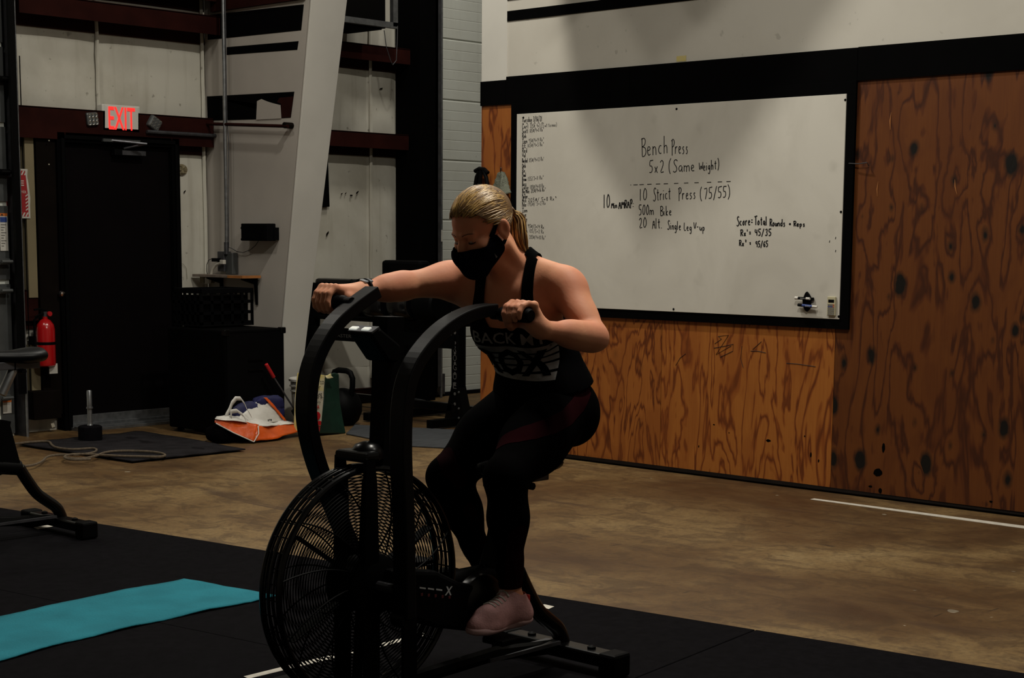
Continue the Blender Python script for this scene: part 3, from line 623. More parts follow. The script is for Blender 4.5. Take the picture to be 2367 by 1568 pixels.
write(tx, 'Score=', 1703, 522, 1742, 520, 21, PN, .0034); write(tx, 'Total', 1744, 520, 1774, 521, 20, PN, .0034); write(tx, 'Rounds', 1779, 523, 1816, 524, 17, PN, .0034); write(tx, '+ Reps', 1823, 523, 1862, 524, 12, PN, .0034)
write(tx, 'Rx^=', 1711, 546, 1738, 545, 15, PN, .0034); write(tx, '45/35', 1744, 545, 1784, 545, 15, PN, .0034)
write(tx, 'Rx" =', 1708, 569, 1738, 569, 14, PN, .0034); write(tx, '95/65', 1746, 572, 1776, 571, 14, PN, .0034)
for x, y in ((1932, 550), (1918, 558), (1932, 580)): ribbon(tx, [onX(x, y-2, PN), onX(x-1, y+3, PN)], .0022)
tx.build('score_writing', M['ink'], w)['kind'] = 'stuff'
nm = [('Tuesday 3/16/21', 283, 1253, 0), ('Carl', 297, 1222, 1), ('Scott', 308, 1221, 1), ('Rob', 319, 1217, 0), ('Tom', 331, 1219, 1), ('EE', 342, 1216, 1), ('Red', 353, 1219, 0), ('Val', 364, 1216, 0), ('Rachel', 376, 1220, 1), ('Deb', 388, 1216, 0), ('Ro', 399, 1214, 0), ('Paul', 409, 1216, 0), ('Brian', 419, 1217, 1), ('Ross', 430, 1217, 0), ('Callie', 438, 1222, 1), ('Big Mike', 447, 1224, 1), ('Parker', 459, 1220, 0), ('Nick', 468, 1217, 2), ('Peter', 478, 1217, 2), ('Tom', 491, 1219, 0), ('Sue', 501, 1217, 0), ('Tony', 511, 1219, 0), ('Ana', 520, 1217, 0), ('Mia', 528, 1217, 1), ('Kels', 539, 1220, 1), ('Rico', 553, 1220, 1)]
sc_ = {1: '225#, 4+3 (5 wt to max)', 2: '185#/4+11 Rx"', 4: '95#/4+14 Rx"', 5: '165#/4+3 Rx"', 8: '85#/4+12 Rx^', 12: '155/3+11 Rx&', 14: '105#/4+10 Rx', 15: '215#/4+16 Rx&', 17: '205#/ 5+8 Rx"', 18: '195#/ 5+2 Rx', 23: '95#/3+14 Rx', 24: '105/5+2 Rx', 25: '205#/4+10 Rx"'}
tx = MB(); fx = MB()
for i, (nme, y, xe, k) in enumerate(nm):
    write(tx, nme, 1207, y, xe, y-(3 if i == 0 else .5), 10 if i else 12, PN, .0020)
    if i in sc_: write(fx if i not in (0, 15, 17, 23) else tx, sc_[i], xe+3, y-1, 1288 if i in (1, 17) else 1262 if i in (18, 25, 15) else 1258, y-5+(6 if i > 22 else 0), 8.5, PN, .0015)
for x in range(1207, 1255, 9): ribbon(tx, [onX(x, 286-(x-1207)*.05, PN), onX(x+4, 286-(x-1207)*.05, PN)], .0014)
tx.build('name_list_writing', M['ink'], w)['kind'] = 'stuff'; fx.build('faded_scores_writing', M['ink_faint'], w)['kind'] = 'stuff'
# calculator and pen holder stuck on the board
a, b3 = onX(1912, 686, WBX), onX(1936, 730, WBX); yc = (a[1]+b3[1])/2; zc = (a[2]+b3[2])/2; hy = .026; hz = .052
t = thing('calculator', (WBX, yc, zc-hz), 'small cream pocket calculator stuck in the lower right corner of the whiteboard', 'calculator')
MB().box((WBX-.013, yc-hy, zc-hz), (WBX-.001, yc+hy, zc+hz)).build('body', M['calc'], t, bevel=.003)
MB().box((WBX-.0145, yc-hy+.008, zc+.020), (WBX-.012, yc+hy-.008, zc+.036)).build('display', M['black_plastic'], t)
for r in range(6):
    for q in range(4):
        yy = yc+hy-.010-q*.0107; zz = zc+.008-r*.0105; m = M['calc_red'] if (q == 3 and r < 2) else M['calc_blue'] if r == 1 else M['calc_key']
        MB().box((WBX-.0155, yy-.004, zz-.0035), (WBX-.012, yy+.004, zz+.0035)).build('key', m, t)
t = thing('pen_holder', (WBX, onX(1866, 716, WBX)[1], onX(1866, 716, WBX)[2]), 'black star-shaped magnetic pen clip holding two markers on the whiteboard', 'holder')
Q = [onX(x, y, WBX-.004) for x, y in ((1867, 674), (1872, 680), (1876, 688), (1882, 688), (1883, 694), (1876, 696), (1875, 710), (1872, 716), (1867, 721), (1862, 717), (1858, 706), (1857, 692), (1860, 686), (1863, 678))]
MB().prism(Q, (-.012, 0, 0)).build('clip', M['black_plastic'], t, bevel=.002)
for nme, pa, pb, caps, lab in (('marker', (1838, 689), (1872, 691), 0, 'upper dry-erase marker in the black clip, white tip cap on its left'), ('marker', (1845, 705), (1889, 710), 1, 'lower dry-erase marker in the black clip, black cap on its left')):
    A = onX(*pa, WBX-.026); Bq = onX(*pb, WBX-.026); u = (Bq-A); L_ = np.linalg.norm(u); u /= L_
    mk = thing('marker', tuple(A), lab, 'marker', 'dry-erase markers in the pen clip')
    MB().cyl(A, A+u*L_*.22, .0085, 12).build('cap', M['black_plastic'] if caps else M['white_plastic'], mk, smooth=True)
    MB().cyl(A+u*L_*.22, A+u*L_*(.75), .0075, 12).build('barrel', M['label_blue'] if caps else M['black_plastic'], mk, smooth=True)
    MB().cyl(A+u*L_*.75, Bq, .0070, 12).build('end_plug', M['white_plastic'], mk, smooth=True)
    mb = MB(); flat_text(mb, 'Expo' if not caps else 'EXPO', A+u*L_*.42+np.array([-.0085, 0, -.004]), u, (0, 0, 1), .012, fit=.03, fith=.007); mb.build('print', M['decal_white'], mk)

# ================================================================ exit sign
t = thing('exit_sign', (6.85, YB-.06, 2.12), 'white emergency exit sign with glowing red letters above the dark door', 'sign')
ys = 10.29
A = [onY(x, y, ys) for x, y in ((236, 240), (324, 246), (324, 309), (237, 303))]
MB().prism(A, (0, .07, 0)).build('housing', M['white_plastic'], t, bevel=.008)
ins = [onY(x, y, ys-.003) for x, y in ((243, 244), (320, 249), (320, 300), (243, 296))]
MB().prism(ins, (0, .004, 0)).build('face_plate', M['white_plastic'], t, bevel=.002)
mb = MB(); X0 = onY(252, 299, ys-.007); X1 = onY(313, 300, ys-.007); Zt = onY(252, 246, ys-.007)
flat_text(mb, 'EXIT', X0, (1, 0, 0), (0, 0, 1), .2, bold=.0015, fit=X1[0]-X0[0], fith=(Zt[2]-X0[2]))
mb.build('letters', M['exit_red'], t)
MB().box((6.82, ys+.07, 2.16), (6.92, YB-.02, 2.28)).build('back_mount', M['white_plastic'], t)
def lamp(cx, cy, ang, side, label):
    c = onY(cx, cy, ys+.0); hd = MB(); ax = np.array([math.cos(ang), 0, math.sin(ang)]); az = np.array([-math.sin(ang), 0, math.cos(ang)]); fy = np.array([.25*side, -1, -.1]); fy /= np.linalg.norm(fy)
    h = hd.obox(c, (ax, fy, az), (.048, .028, .046)).build('lamp_head', M['grey_box'], t, bevel=.012)
    rf = MB()
    for i in (-1, 0, 1):
        for j in (-1, 0, 1): rf.lathe(c+fy*.026+ax*i*.028+az*j*.027, [(.013, .0005), (.0135, .004), (.010, .003), (.004, .001), (0, .001)], fy, 8)
    rf.build('reflectors', M['lens'], h)
lamp(212, 275, .12, -1, ''); lamp(354, 285, -.55, 1, '')
ar = MB(); P = [onY(x, y, ys+.02) for x, y in ((324, 276), (336, 276), (338, 280), (338, 296), (335, 298), (325, 298))]; ar.tube(P, .007, 6); ar.tube([onY(338, 286, ys+.02), onY(345, 286, ys+.02)], .008, 6); ar.build('swivel_arm', M['white_plastic'], t)
MB().tube([onY(232, 268, ys+.02), onY(238, 292, ys+.02)], .009, 6).build('swivel_arm', M['white_plastic'], t)

# fire extinguisher and its sign
t = thing('fire_extinguisher', (6.16, YB-.14, .50), 'red fire extinguisher hanging left of the dark exit door', 'extinguisher')
c = np.array([6.160, YB-.14, .47])
MB().lathe(c, [(.045, 0), (.062, .01), (.065, .03), (.065, .26), (.058, .295), (.035, .325), (.018, .335), (.018, .35)]).build('cylinder', M['red_enamel'], t, smooth=True)
v = MB(); v.cyl(c+[0, 0, .345], c+[0, 0, .385], .016, 10); v.build('valve', M['steel_dark'], t)
v = MB(); v.tube([c+[.01, 0, .39], c+[-.05, -.01, .405], c+[-.09, -.01, .40]], .007, 6); v.tube([c+[.01, 0, .375], c+[-.05, -.01, .365], c+[-.085, -.01, .35]], .006, 6); v.build('lever_handles', M['black_plastic'], t)
MB().cyl(c+[.02, -.02, .37], c+[.02, -.035, .37], .017, 12).build('gauge', M['red_plastic'], t)
MB().tube([c+[-.02, 0, .37], c+[-.085, -.0, .33], c+[-.085, 0, .15], c+[-.07, 0, .05]], .009, 6).build('hose', M['black_plastic'], t, smooth=True)
MB().lathe(c+[0, 0, .155], [(.066, 0), (.067, .003), (.067, .017), (.066, .02)]).build('strap', M['black_plastic'], t)
MB().box((6.10, YB-.07, .62), (6.22, YB-.02, .68)).build('wall_bracket', M['dark_brown'], t)
MB().box((6.17, YB-.16, .42), (6.235, YB-.155, .49)).build('inspection_tag', M['label_white'], t)
t = thing('fire_sign', (6.05, YB-.05, 1.5), 'red and white fire extinguisher arrow sign with torn edge left of the door', 'sign')
yf = YB-.055; q0 = onY(37, 390, yf); q1 = onY(68, 505, yf); x0 = q0[0]-.10; x1 = q1[0]+.006; z1 = q0[2]; z0 = q1[2]
edge = [(x1-.01, z1), (x1-.014, z1-.05), (x1-.008, z1-.09), (x1-.002, z1-.14), (x1+.004, z1-.2), (x1, z1-.25), (x1, z0)]
MB().prism([(x0, yf, z0), (x0, yf, z1)]+[(a, yf, b_) for a, b_ in edge], (0, -.003, 0)).build('panel', M['label_white'], t)
MB().prism([(x0+.012, yf-.0035, z0+.012), (x0+.012, yf-.0035, z1-.012), (x1-.03, yf-.0035, z1-.012), (x1-.014, yf-.0035, z1-.18), (x1-.014, yf-.0035, z0+.012)], (0, -.0006, 0)).build('red_field', M['sign_red'], t)
s = MB()
for k in range(8):
    xx = x0+.0+k*.024
    if xx+.03 > x1-.02: break
    for zz in (z1-.042, z0+.012): s.prism([(xx+.012, yf-.0046, zz), (xx+.024, yf-.0046, zz), (xx+.040, yf-.0046, zz+.028), (xx+.028, yf-.0046, zz+.028)], (0, -.0004, 0))
for k in range(5): s.prism([(x1-.034, yf-.0046, z0+.05+k*.024), (x1-.016, yf-.0046, z0+.062+k*.024), (x1-.016, yf-.0046, z0+.072+k*.024), (x1-.034, yf-.0046, z0+.060+k*.024)], (0, -.0004, 0))
s.build('stripes', M['label_white'], t)['kind'] = 'stuff'
s = MB(); flat_text(s, 'FIRE', (x0+.02, yf-.0047, z1-.115), (1, 0, 0), (0, 0, 1), .05, fit=x1-x0-.062, fith=.036, bold=.001); flat_text(s, 'EXTINGUISHER', (x0+.018, yf-.0047, z1-.155), (1, 0, -.08), (0, 0, 1), .03, fit=x1-x0-.044, fith=.018)
xm = (x0+x1)/2-.0; s.prism([(xm-.016, yf-.0046, z1-.19), (xm+.016, yf-.0046, z1-.19), (xm+.016, yf-.0046, z1-.25), (xm+.034, yf-.0046, z1-.25), (xm, yf-.0046, z1-.30), (xm-.034, yf-.0046, z1-.25), (xm-.016, yf-.0046, z1-.25)], (0, -.0004, 0)); s.build('lettering', M['label_white'], t)['kind'] = 'stuff'

# ================================================================ corner by the column
o = thing('control_box', (7.60, 9.66, 1.35), 'small black box fixed on the white column web above the shelf', 'speaker')
MB().box((7.56, 9.535, 1.352), (7.64, 9.845, 1.478)).build('housing', M['black_plastic'], o, bevel=.006)
MB().box((7.552, 9.55, 1.362), (7.562, 9.83, 1.468)).build('grille', M['black_satin'], o, bevel=.002)
MB().box((7.62, 9.53, 1.36), (7.668, 9.58, 1.45)).build('mount', M['black_plastic'], o)
MB().cyl((7.58, 9.845, 1.445), (7.58, 9.862, 1.445), .010, 8).build('side_knob', M['black_plastic'], o); MB().cyl((7.58, 9.845, 1.362), (7.58, 9.862, 1.362), .010, 8).build('side_knob', M['black_plastic'], o)
P = [onX(x, y, 7.635) for x, y in ((597, 558), (590, 568), (578, 578), (562, 584), (548, 582), (535, 574), (527, 572))]
tag(MB().tube(P, .0028, 5).build('speaker_cable', M['steel_dark'], smooth=True), 'thin grey cable sagging from the black box to the conduit', 'cable')
t = thing('wall_shelf', (7.5, 9.95, 1.07), 'narrow wooden wall shelf on black brackets between door and column', 'shelf')
MB().prism([(7.655, 9.74, 1.078), (7.655, YB-.03, 1.078), (7.49, YB-.03, 1.078), (7.49, 9.74, 1.078)], (0, 0, .020)).build('board', M['shelf_wood'], t, bevel=.002)
MB().box((7.486, 9.74, 1.078), (7.49, 9.92, 1.098)).build('raw_edge', M['shelf_edge'], t); MB().box((7.49, 9.736, 1.078), (7.655, 9.74, 1.098)).build('end_edge', M['shelf_edge'], t)
for y in (9.78, 10.2):
    br = MB(); br.prism([(7.66, y, 1.076), (7.52, y, 1.076), (7.52, y, 1.066), (7.64, y, 1.03), (7.652, y, .88), (7.66, y, .88)], (0, .022, 0)); br.build('bracket', M['black_paint'], t)
MB().box((7.56, YB-.08, 1.03), (7.66, YB-.03, 1.078)).build('cleat', M['tan'], t)
P = [onX(x, y, 7.56) for x, y in ((515, 606), (500, 612), (492, 622), (487, 640), (484, 655))]
t = thing('extension_cord', tuple(P[-1]), 'thick white power cord curving down from the grey outlet box', 'cord')
MB().tube(P, .010, 8).build('cable', M['white_cable'], t, smooth=True); MB().obox(P[0], ((0, 1, 0), (1, 0, 0), (0, 0, 1)), (.022, .014, .016)).build('plug', M['white_cable'], t, bevel=.004)
t = thing('power_adapter', tuple(onX(500, 601, 7.56)), 'black plug-in power adapter with a thin black lead on the outlet box', 'adapter')
c = onX(500, 601, 7.57); MB().obox(c, ((0, 1, 0), (1, 0, 0), (0, 0, 1)), (.035, .02, .013)).build('body', M['black_plastic'], t, bevel=.003)
P = [onX(x, y, 7.56) for x, y in ((490, 598), (482, 602), (478, 612), (478, 628), (481, 640), (486, 646))]; MB().tube(P, .0025, 5).build('lead', M['black_plastic'], t)
o = MB(); c = onX(479, 649, 7.55); o.obox(c, ((0, 1, 0), (1, 0, 0), (0, 0, 1)), (.026, .004, .022)); o = o.build('cord_tag', M['label_white']); tag(o, 'small square white tag hanging beside the shelf on the white cord', 'tag')

# big road-case style cabinet with the plastic crate on it
t = thing('speaker_cabinet', (7.1, 9.5, 0), 'big black floor cabinet with metal corners in front of the white column', 'cabinet')
MB().box((6.86, 9.13, .03), (7.38, 9.80, .745)).build('body', M['black_paint'], t, bevel=.012)
MB().box((6.875, 9.125, .06), (7.365, 9.131, .72)).build('front_panel', M['black_plastic'], t)
for x in (6.875, 7.365):
    for z in (.045, .73): MB().obox((x, 9.14, z), ((1, 0, 0), (0, 1, 0), (0, 0, 1)), (.022, .022, .022)).build('corner_guard', M['black_gloss'], t, bevel=.006)
for z in (.46, .53): MB().box((7.05, 9.115, z), (7.18, 9.124, z+.012)).build('handle_bar', M['black_gloss'], t)
for x in (6.92, 7.32):
    for y in (9.2, 9.74): MB().cyl((x, y, 0), (x, y, .04), .025, 10).build('foot', M['rubber'], t)
t = thing('plastic_crate', (7.1, 9.6, .754), 'black slotted plastic crate standing on top of the black cabinet', 'crate')
x0, x1, y0, y1, z0, z1 = 6.90, 7.36, 9.45, 9.78, .754, 1.02
cr = MB(); cr.box((x0, y0, z0), (x1, y1, z0+.012)); cr.box((x0, y0, z1-.035), (x1, y0+.012, z1)); cr.box((x0, y1-.012, z1-.035), (x1, y1, z1)); cr.box((x0, y0, z1-.035), (x0+.012, y1, z1)); cr.box((x1-.012, y0, z1-.035), (x1, y1, z1))
cr.build('rim_and_base', M['black_plastic'], t, bevel=.003)
def slat_side(axis, fixed, a, b_):
    s = MB()
    for z in (z0+.012, z0+.085, z0+.16): 
        if axis == 'x': s.box((a, fixed, z), (b_, fixed+.008, z+.020))
        else: s.box((fixed, a, z), (fixed+.008, b_, z+.020))
    k = 5
    for i in range(k+1):
        q = a+(b_-a-.02)*i/k
        if axis == 'x': s.box((q, fixed, z0), (q+.022, fixed+.008, z1-.02))
        else: s.box((fixed, q, z0), (fixed+.008, q+.022, z1-.02))
    return s
slat_side('x', y0+.002, x0, x1).build('slotted_wall', M['black_plastic'], t); slat_side('x', y1-.010, x0, x1).build('slotted_wall', M['black_plastic'], t)
slat_side('y', x0+.002, y0, y1).build('slotted_wall', M['black_plastic'], t); slat_side('y', x1-.010, y0, y1).build('slotted_wall', M['black_plastic'], t)
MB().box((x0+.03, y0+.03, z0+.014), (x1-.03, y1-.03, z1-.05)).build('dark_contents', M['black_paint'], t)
o = MB().box((6.45, 9.92, 0), (7.3, 10.25, .98)).build('locker', M['black_paint'], bevel=.01)
bpy.data.objects.remove(o)

# bags on the floor
c = np.array([6.98, 8.92, 0])
t = thing('black_bag', (6.75, 8.98, 0), 'black gym bag slumped on the floor under the orange shopping bag', 'bag')
def blob(name, c, r, m, parent, n1=22, n2=14, seed=1, rough=.12, flat=0.0, powr=2.6):
    rr = np.random.RandomState(seed); ph = rr.uniform(0, 6.28, 12); vs = []; 
    for j in range(n2+1):
        th = math.pi*j/n2
        for i in range(n1):
            a = 2*math.pi*i/n1; d = np.array([math.sin(th)*math.cos(a), math.sin(th)*math.sin(a), math.cos(th)])
            s = sum(abs(d[k])**powr for k in range(3))**(-1/powr)
            s *= 1+rough*(math.sin(3*a+ph[0]+2*th)*.4+math.sin(5*a-3*th+ph[1])*.3+math.sin(7*th+4*a+ph[2])*.25)
            p = np.array(c)+d*s*np.array(r); p[2] = max(p[2], flat); vs.append(p)
    fs = [(j*n1+i, (j+1)*n1+i, (j+1)*n1+(i+1) % n1, j*n1+(i+1) % n1) for j in range(n2) for i in range(n1)]
    return MB().add(vs, fs).build(name, m, parent, smooth=True)
blob('body', (6.76, 8.99, .06), (.15, .09, .07), M['tank'], t, seed=3, flat=.002)
MB().tube([(6.66, 8.97, .10), (6.68, 8.93, .12), (6.72, 8.92, .11), (6.76, 8.94, .09)], .008, 6).build('strap', M['black_plastic'], t, smooth=True)
t = thing('blue_bag', (7.12, 9.08, 0), 'dark blue fabric bag standing behind the orange and white shopping bag', 'bag')
blob('body', (7.06, 9.045, .12), (.22, .06, .13), M['blue'], t, seed=5, flat=.002, rough=.10, powr=4); blob('top_fold', (7.15, 9.04, .23), (.12, .05, .055), M['blue'], t, seed=9, rough=.12, powr=3.5)
# orange and white shopping bag lying open
t = thing('shopping_bag', (6.98, 8.80, 0), 'crumpled orange and white plastic shopping bag lying on the concrete', 'bag')
def px3(pts): return [D_(x, y, d) for x, y, d in pts]
def D_(x, y, yy): return onY(x, y, yy)
def sheet(name, rows, m, parent, thick=.004, sub=3, crumple=.006, seed=0):
    """rows: grid of 3D points, refined and crumpled into a film with thickness"""
    rr = np.random.RandomState(seed); G = np.array([[np.array(p) for p in r] for r in rows]); 
    def up1(G):
        out = [G[0]]
        for a, b_ in zip(G[:-1], G[1:]): out += [(a+b_)/2, b_]
        return np.array(out)
    for _ in range(sub): G = up1(G); G = np.swapaxes(up1(np.swapaxes(G, 0, 1)), 0, 1)
    G = G+rr.normal(0, crumple*.25, G.shape); a, b_, _ = G.shape
    for q in range(5):
        k = rr.uniform(-30, 30, 3); ph = rr.uniform(0, 6); G = G+np.sin((G*k).sum(-1, keepdims=True)+ph)*rr.normal(0, crumple*.5, 3)
    vs = list(G.reshape(-1, 3)); fs = [(i*b_+j, (i+1)*b_+j, (i+1)*b_+j+1, i*b_+j+1) for i in range(a-1) for j in range(b_-1)]
    o = raw_obj(name, vs, fs, m, parent); md = o.modifiers.new('s', 'SOLIDIFY'); md.thickness = thick; return o
YS = 8.84
sheet('orange_side', [[D_(500, 965, 8.95), D_(545, 972, 8.92), D_(600, 983, 8.86)], [D_(498, 978, 8.93), D_(540, 1000, 8.86), D_(588, 1020, 8.79)]], M['orange'], t, seed=1)
sheet('orange_side', [[D_(597, 984, 8.86), D_(640, 982, 8.90), D_(688, 978, 8.96)], [D_(588, 1021, 8.79), D_(640, 1016, 8.80), D_(688, 1000, 8.88)]], M['orange'], t, seed=2)
sheet('white_lining', [[D_(503, 963, 8.95), D_(560, 960, 9.0), D_(620, 968, 9.0), D_(686, 976, 8.97)], [D_(500, 969, 8.92), D_(560, 975, 8.89), D_(615, 986, 8.87), D_(684, 980, 8.93)]], M['bag_white'], t, seed=3)
sheet('white_panel', [[D_(607, 921, 9.02), D_(612, 924, 9.01), D_(616, 926, 9.0)], [D_(575, 942, 9.0), D_(605, 950, 8.97), D_(640, 950, 8.97)], [D_(545, 970, 8.95), D_(600, 977, 8.93), D_(655, 974, 8.96)]], M['bag_white'], t, seed=4, crumple=.005)
sheet('orange_edge', [[D_(608, 921, 9.0), D_(632, 945, 8.97), D_(656, 973, 8.95)], [D_(616, 921, 9.0), D_(640, 946, 8.97), D_(662, 974, 8.95)]], M['orange'], t, seed=5, crumple=.003)
def strapb(P, name='handle'):
    P = [D_(*p) for p in P]; k = len(P); V = []
    for i, p in enumerate(P): V.append([p+np.array([-.006, 0, .014]), p+np.array([.006, 0, -.014])])
    sheet(name, V, M['bag_white'], t, thick=.003, sub=1, crumple=.001, seed=6)
strapb([(522, 963, 8.95), (530, 948, 8.95), (536, 932, 8.95), (545, 921, 8.95), (556, 921, 8.94), (566, 934, 8.93), (572, 948, 8.92), (580, 962, 8.92)]); strapb([(534, 966, 8.92), (534, 952, 8.92), (548, 950, 8.91), (562, 960, 8.91), (568, 972, 8.91)])
mb = MB(); q = D_(617, 974, 8.90); 
for k, (dx, dz) in enumerate(((0, 0), (.014, .002), (.026, 0))): mb.box((q[0]+dx, q[1]-.012, q[2]+dz), (q[0]+dx+.007, q[1]-.010, q[2]+dz+.013))
mb.build('print', M['ink'], t)
MB().tube([D_(499, 979, 8.925), D_(540, 1001, 8.855), D_(587, 1022, 8.785)], .0035, 5).build('white_piping', M['bag_white'], t); MB().tube([D_(597, 985, 8.85), D_(598, 1003, 8.81), D_(587, 1022, 8.785)], .0035, 5).build('white_piping', M['bag_white'], t)
# red handled squeegee standing in the bucket
t = thing('snow_brush', tuple(onY(680, 958, 9.0)), 'brush with red grip and grey shaft leaning beside the white bucket', 'brush')
A, Bq = onY(615, 842, 9.05), onY(633, 873, 9.05); MB().cyl(A, Bq, .0135, 12).build('grip', M['red_plastic'], t, smooth=True, bevel=.003)
C3 = onY(686, 955, 9.02); MB().cyl(Bq, C3, .0065, 10).build('shaft', M['steel_dark'], t, smooth=True)
MB().obox(C3+np.array([.01, 0, -.02]), ((.5, 0, -.8), (0, 1, 0), (.8, 0, .5)), (.05, .03, .014)).build('brush_head', M['black_plastic'], t)
# bucket
bc = np.array([7.72, 9.28, 0])
t = thing('white_bucket', tuple(bc), 'white plastic bucket at the foot of the white column', 'bucket')
k = .88
MB().lathe(bc, [(.125*k, 0), (.128*k, .004), (.142*k, .265), (.152*k, .268), (.152*k, .275), (.144*k, .279), (.145*k, .300), (.156*k, .303), (.156*k, .312), (.147*k, .316), (.148*k, .340), (.162*k, .343), (.163*k, .358), (.155*k, .365), (.0, .366)], n=36).build('shell', M['white_plastic'], t, smooth=True)
def wrap_label(name, a0, a1, z0, z1, r, m, par):
    vs = []; n = 10
    for i in range(n+1):
        a = a0+(a1-a0)*i/n
        for z in (z0, z1): vs.append(bc+np.array([math.cos(a)*r, math.sin(a)*r, z]))
    return MB().add(vs, [(2*i, 2*i+2, 2*i+3, 2*i+1) for i in range(n)]).build(name, m, par)
lb = wrap_label('label', math.radians(-145), math.radians(-85), .05, .20, .141*k, M['ink'], t)
wrap_label('label_print', math.radians(-138), math.radians(-95), .065, .15, .1425*k, M['ink_faint'], lb)
MB().tube([bc+np.array([math.cos(a)*.165*k, math.sin(a)*.165*k, .33-.10*math.sin((a+math.pi)/(math.pi)*math.pi*.5+.0)]) for a in np.linspace(-math.pi, 0, 14)], .003, 5).build('wire_handle', M['steel_dark'], t)
# green pet food style bag with yellow panel
gz = lambda x, y, yy: onY(x, y, yy)
t = thing('green_bag', (7.6, 8.8, 0), 'tall green plastic sack with yellow and white printed panel standing by the rack', 'bag')
yb = 8.80
F = [gz(735, 1003, yb), gz(800, 1003, yb), gz(792, 962, yb+.02), gz(786, 925, yb+.04), gz(783, 866, yb+.06), gz(772, 862, yb+.06), gz(752, 868, yb+.05), gz(747, 930, yb+.03)]
vs = []; n = len(F)
base = [np.array(p) for p in F]; back = [p+np.array([.03, .16 if p[2] < .3 else .03, 0]) for p in base]
MB().add(base+back, [tuple(range(n))[::-1], tuple(range(n, 2*n))]+[(i, (i+1) % n, (i+1) % n+n, i+n) for i in range(n)]).build('side_gusset', M['green'], t, bevel=.008)
G = [gz(716, 1000, yb-.03), gz(739, 1000, yb-.01), gz(743, 975, yb+.0), gz(752, 868, yb+.045), gz(724, 864, yb+.04), gz(718, 930, yb)]
MB().prism(G, (-.03, .14, 0)).build('front_panel', M['yellow'], t, bevel=.004)
MB().prism([gz(x, y, yb-.034) for x, y in ((714, 978), (743, 975), (748, 918), (748, 905), (716, 900))], (0, .004, 0)).build('white_band', M['cream'], t)
MB().prism([gz(x, y, yb-.036) for x, y in ((714, 1001), (738, 1001), (741, 985), (714, 986))], (0, .004, 0)).build('red_band', M['sign_red'], t)
tm = MB()
for body, xr, y, h, wd_ in (('Added to', 749, 889, 16, .16), ('your', 741, 905, 15, .085), ('owners.', 747, 921, 15, .15), ('Locally', 742, 933, 8, .08)):
    q = gz(xr, y, yb-.042); hh = h*.0033*.9; flat_text(tm, body, (q[0]-wd_, q[1], q[2]), (1, 0, 0), (0, 0, 1), .05, fit=wd_, fith=hh*.8)
tm.build('black_print', M['ink'], t)
tm = MB(); q = gz(739, 945, yb-.042); flat_text(tm, 'FOR', (q[0]-.06, q[1], q[2]), (1, 0, 0), (0, 0, 1), .05, fit=.06, fith=.025, bold=.001)
q = gz(733, 962, yb-.040); tm.lathe(q, [(.022, 0), (.030, .001), (.022, .002), (.012, .0022)], (0, -1, 0), 14); q = gz(742, 977, yb-.042); tm.box((q[0]-.10, q[1]-.001, q[2]-.018), (q[0], q[1], q[2]+.012)); tm.build('red_print', M['red_plastic'], t)
sheet('yellow_fold', [[gz(752, 866, yb-.0), gz(765, 864, yb)], [gz(756, 872, yb-.01), gz(770, 874, yb-.005)]], M['yellow'], t, sub=2)
# kettlebell on the floor by the rack
kc = np.array([8.0, 8.9, 0]); kp = onX(792, 905, 8.0)
t = thing('kettlebell', (kp[0], kp[1], 0), 'large black kettlebell with thick handle behind the green sack', 'kettlebell')
kx, ky = kp[0], kp[1]
sc2 = 1.12
MB().lathe((kx, ky, 0), [(.07*sc2, 0), (.105*sc2, .03*sc2), (.128*sc2, .09*sc2), (.128*sc2, .14*sc2), (.105*sc2, .195*sc2), (.065*sc2, .232*sc2), (.02, .245*sc2)], n=28).build('bell', M['black_satin'], t, smooth=True)
hp = [(0, .085, .20), (0, .098, .26), (0, .100, .315), (0, .078, .350), (0, .04, .362), (0, -.04, .362), (0, -.078, .350), (0, -.100, .315), (0, -.098, .26), (0, -.085, .20)]
MB().tube([(kx+a*sc2, ky+b_*sc2, c_*sc2) for a, b_, c_ in hp], .019*sc2, 12).build('handle', M['black_satin'], t, smooth=True)
tm = MB(); q = onX(797, 923, kx-.128*sc2-.004); flat_text(tm, 'PULSE', (kx-.150, ky+.055, .10), (0, -1, 0), (0, 0, 1), .03, fit=.10, fith=.022); tm.build('lettering', M['ink_faint'], t)
# loading pin / dumbbell handle standing on its weight
c = onZ(204, 1025, 0); t = thing('loading_pin', (c[0], c[1], 0), 'black round weight with upright chrome pin standing on the door mat', 'weight')
c = np.array([c[0]+.03, c[1]+.02, .014])
MB().lathe(c, [(.070, 0), (.079, .006), (.079, .095), (.070, .102), (.02, .104)], n=12).build('weight', M['rubber'], t, bevel=.003)
MB().lathe(c+[0, 0, .10], [(.022, 0), (.018, .01), (.0165, .02), (.0165, .115), (.023, .117), (.023, .127), (.0175, .129), (.0175, .235), (.014, .24), (0, .241)], n=16).build('pin', M['steel'], t, smooth=True)

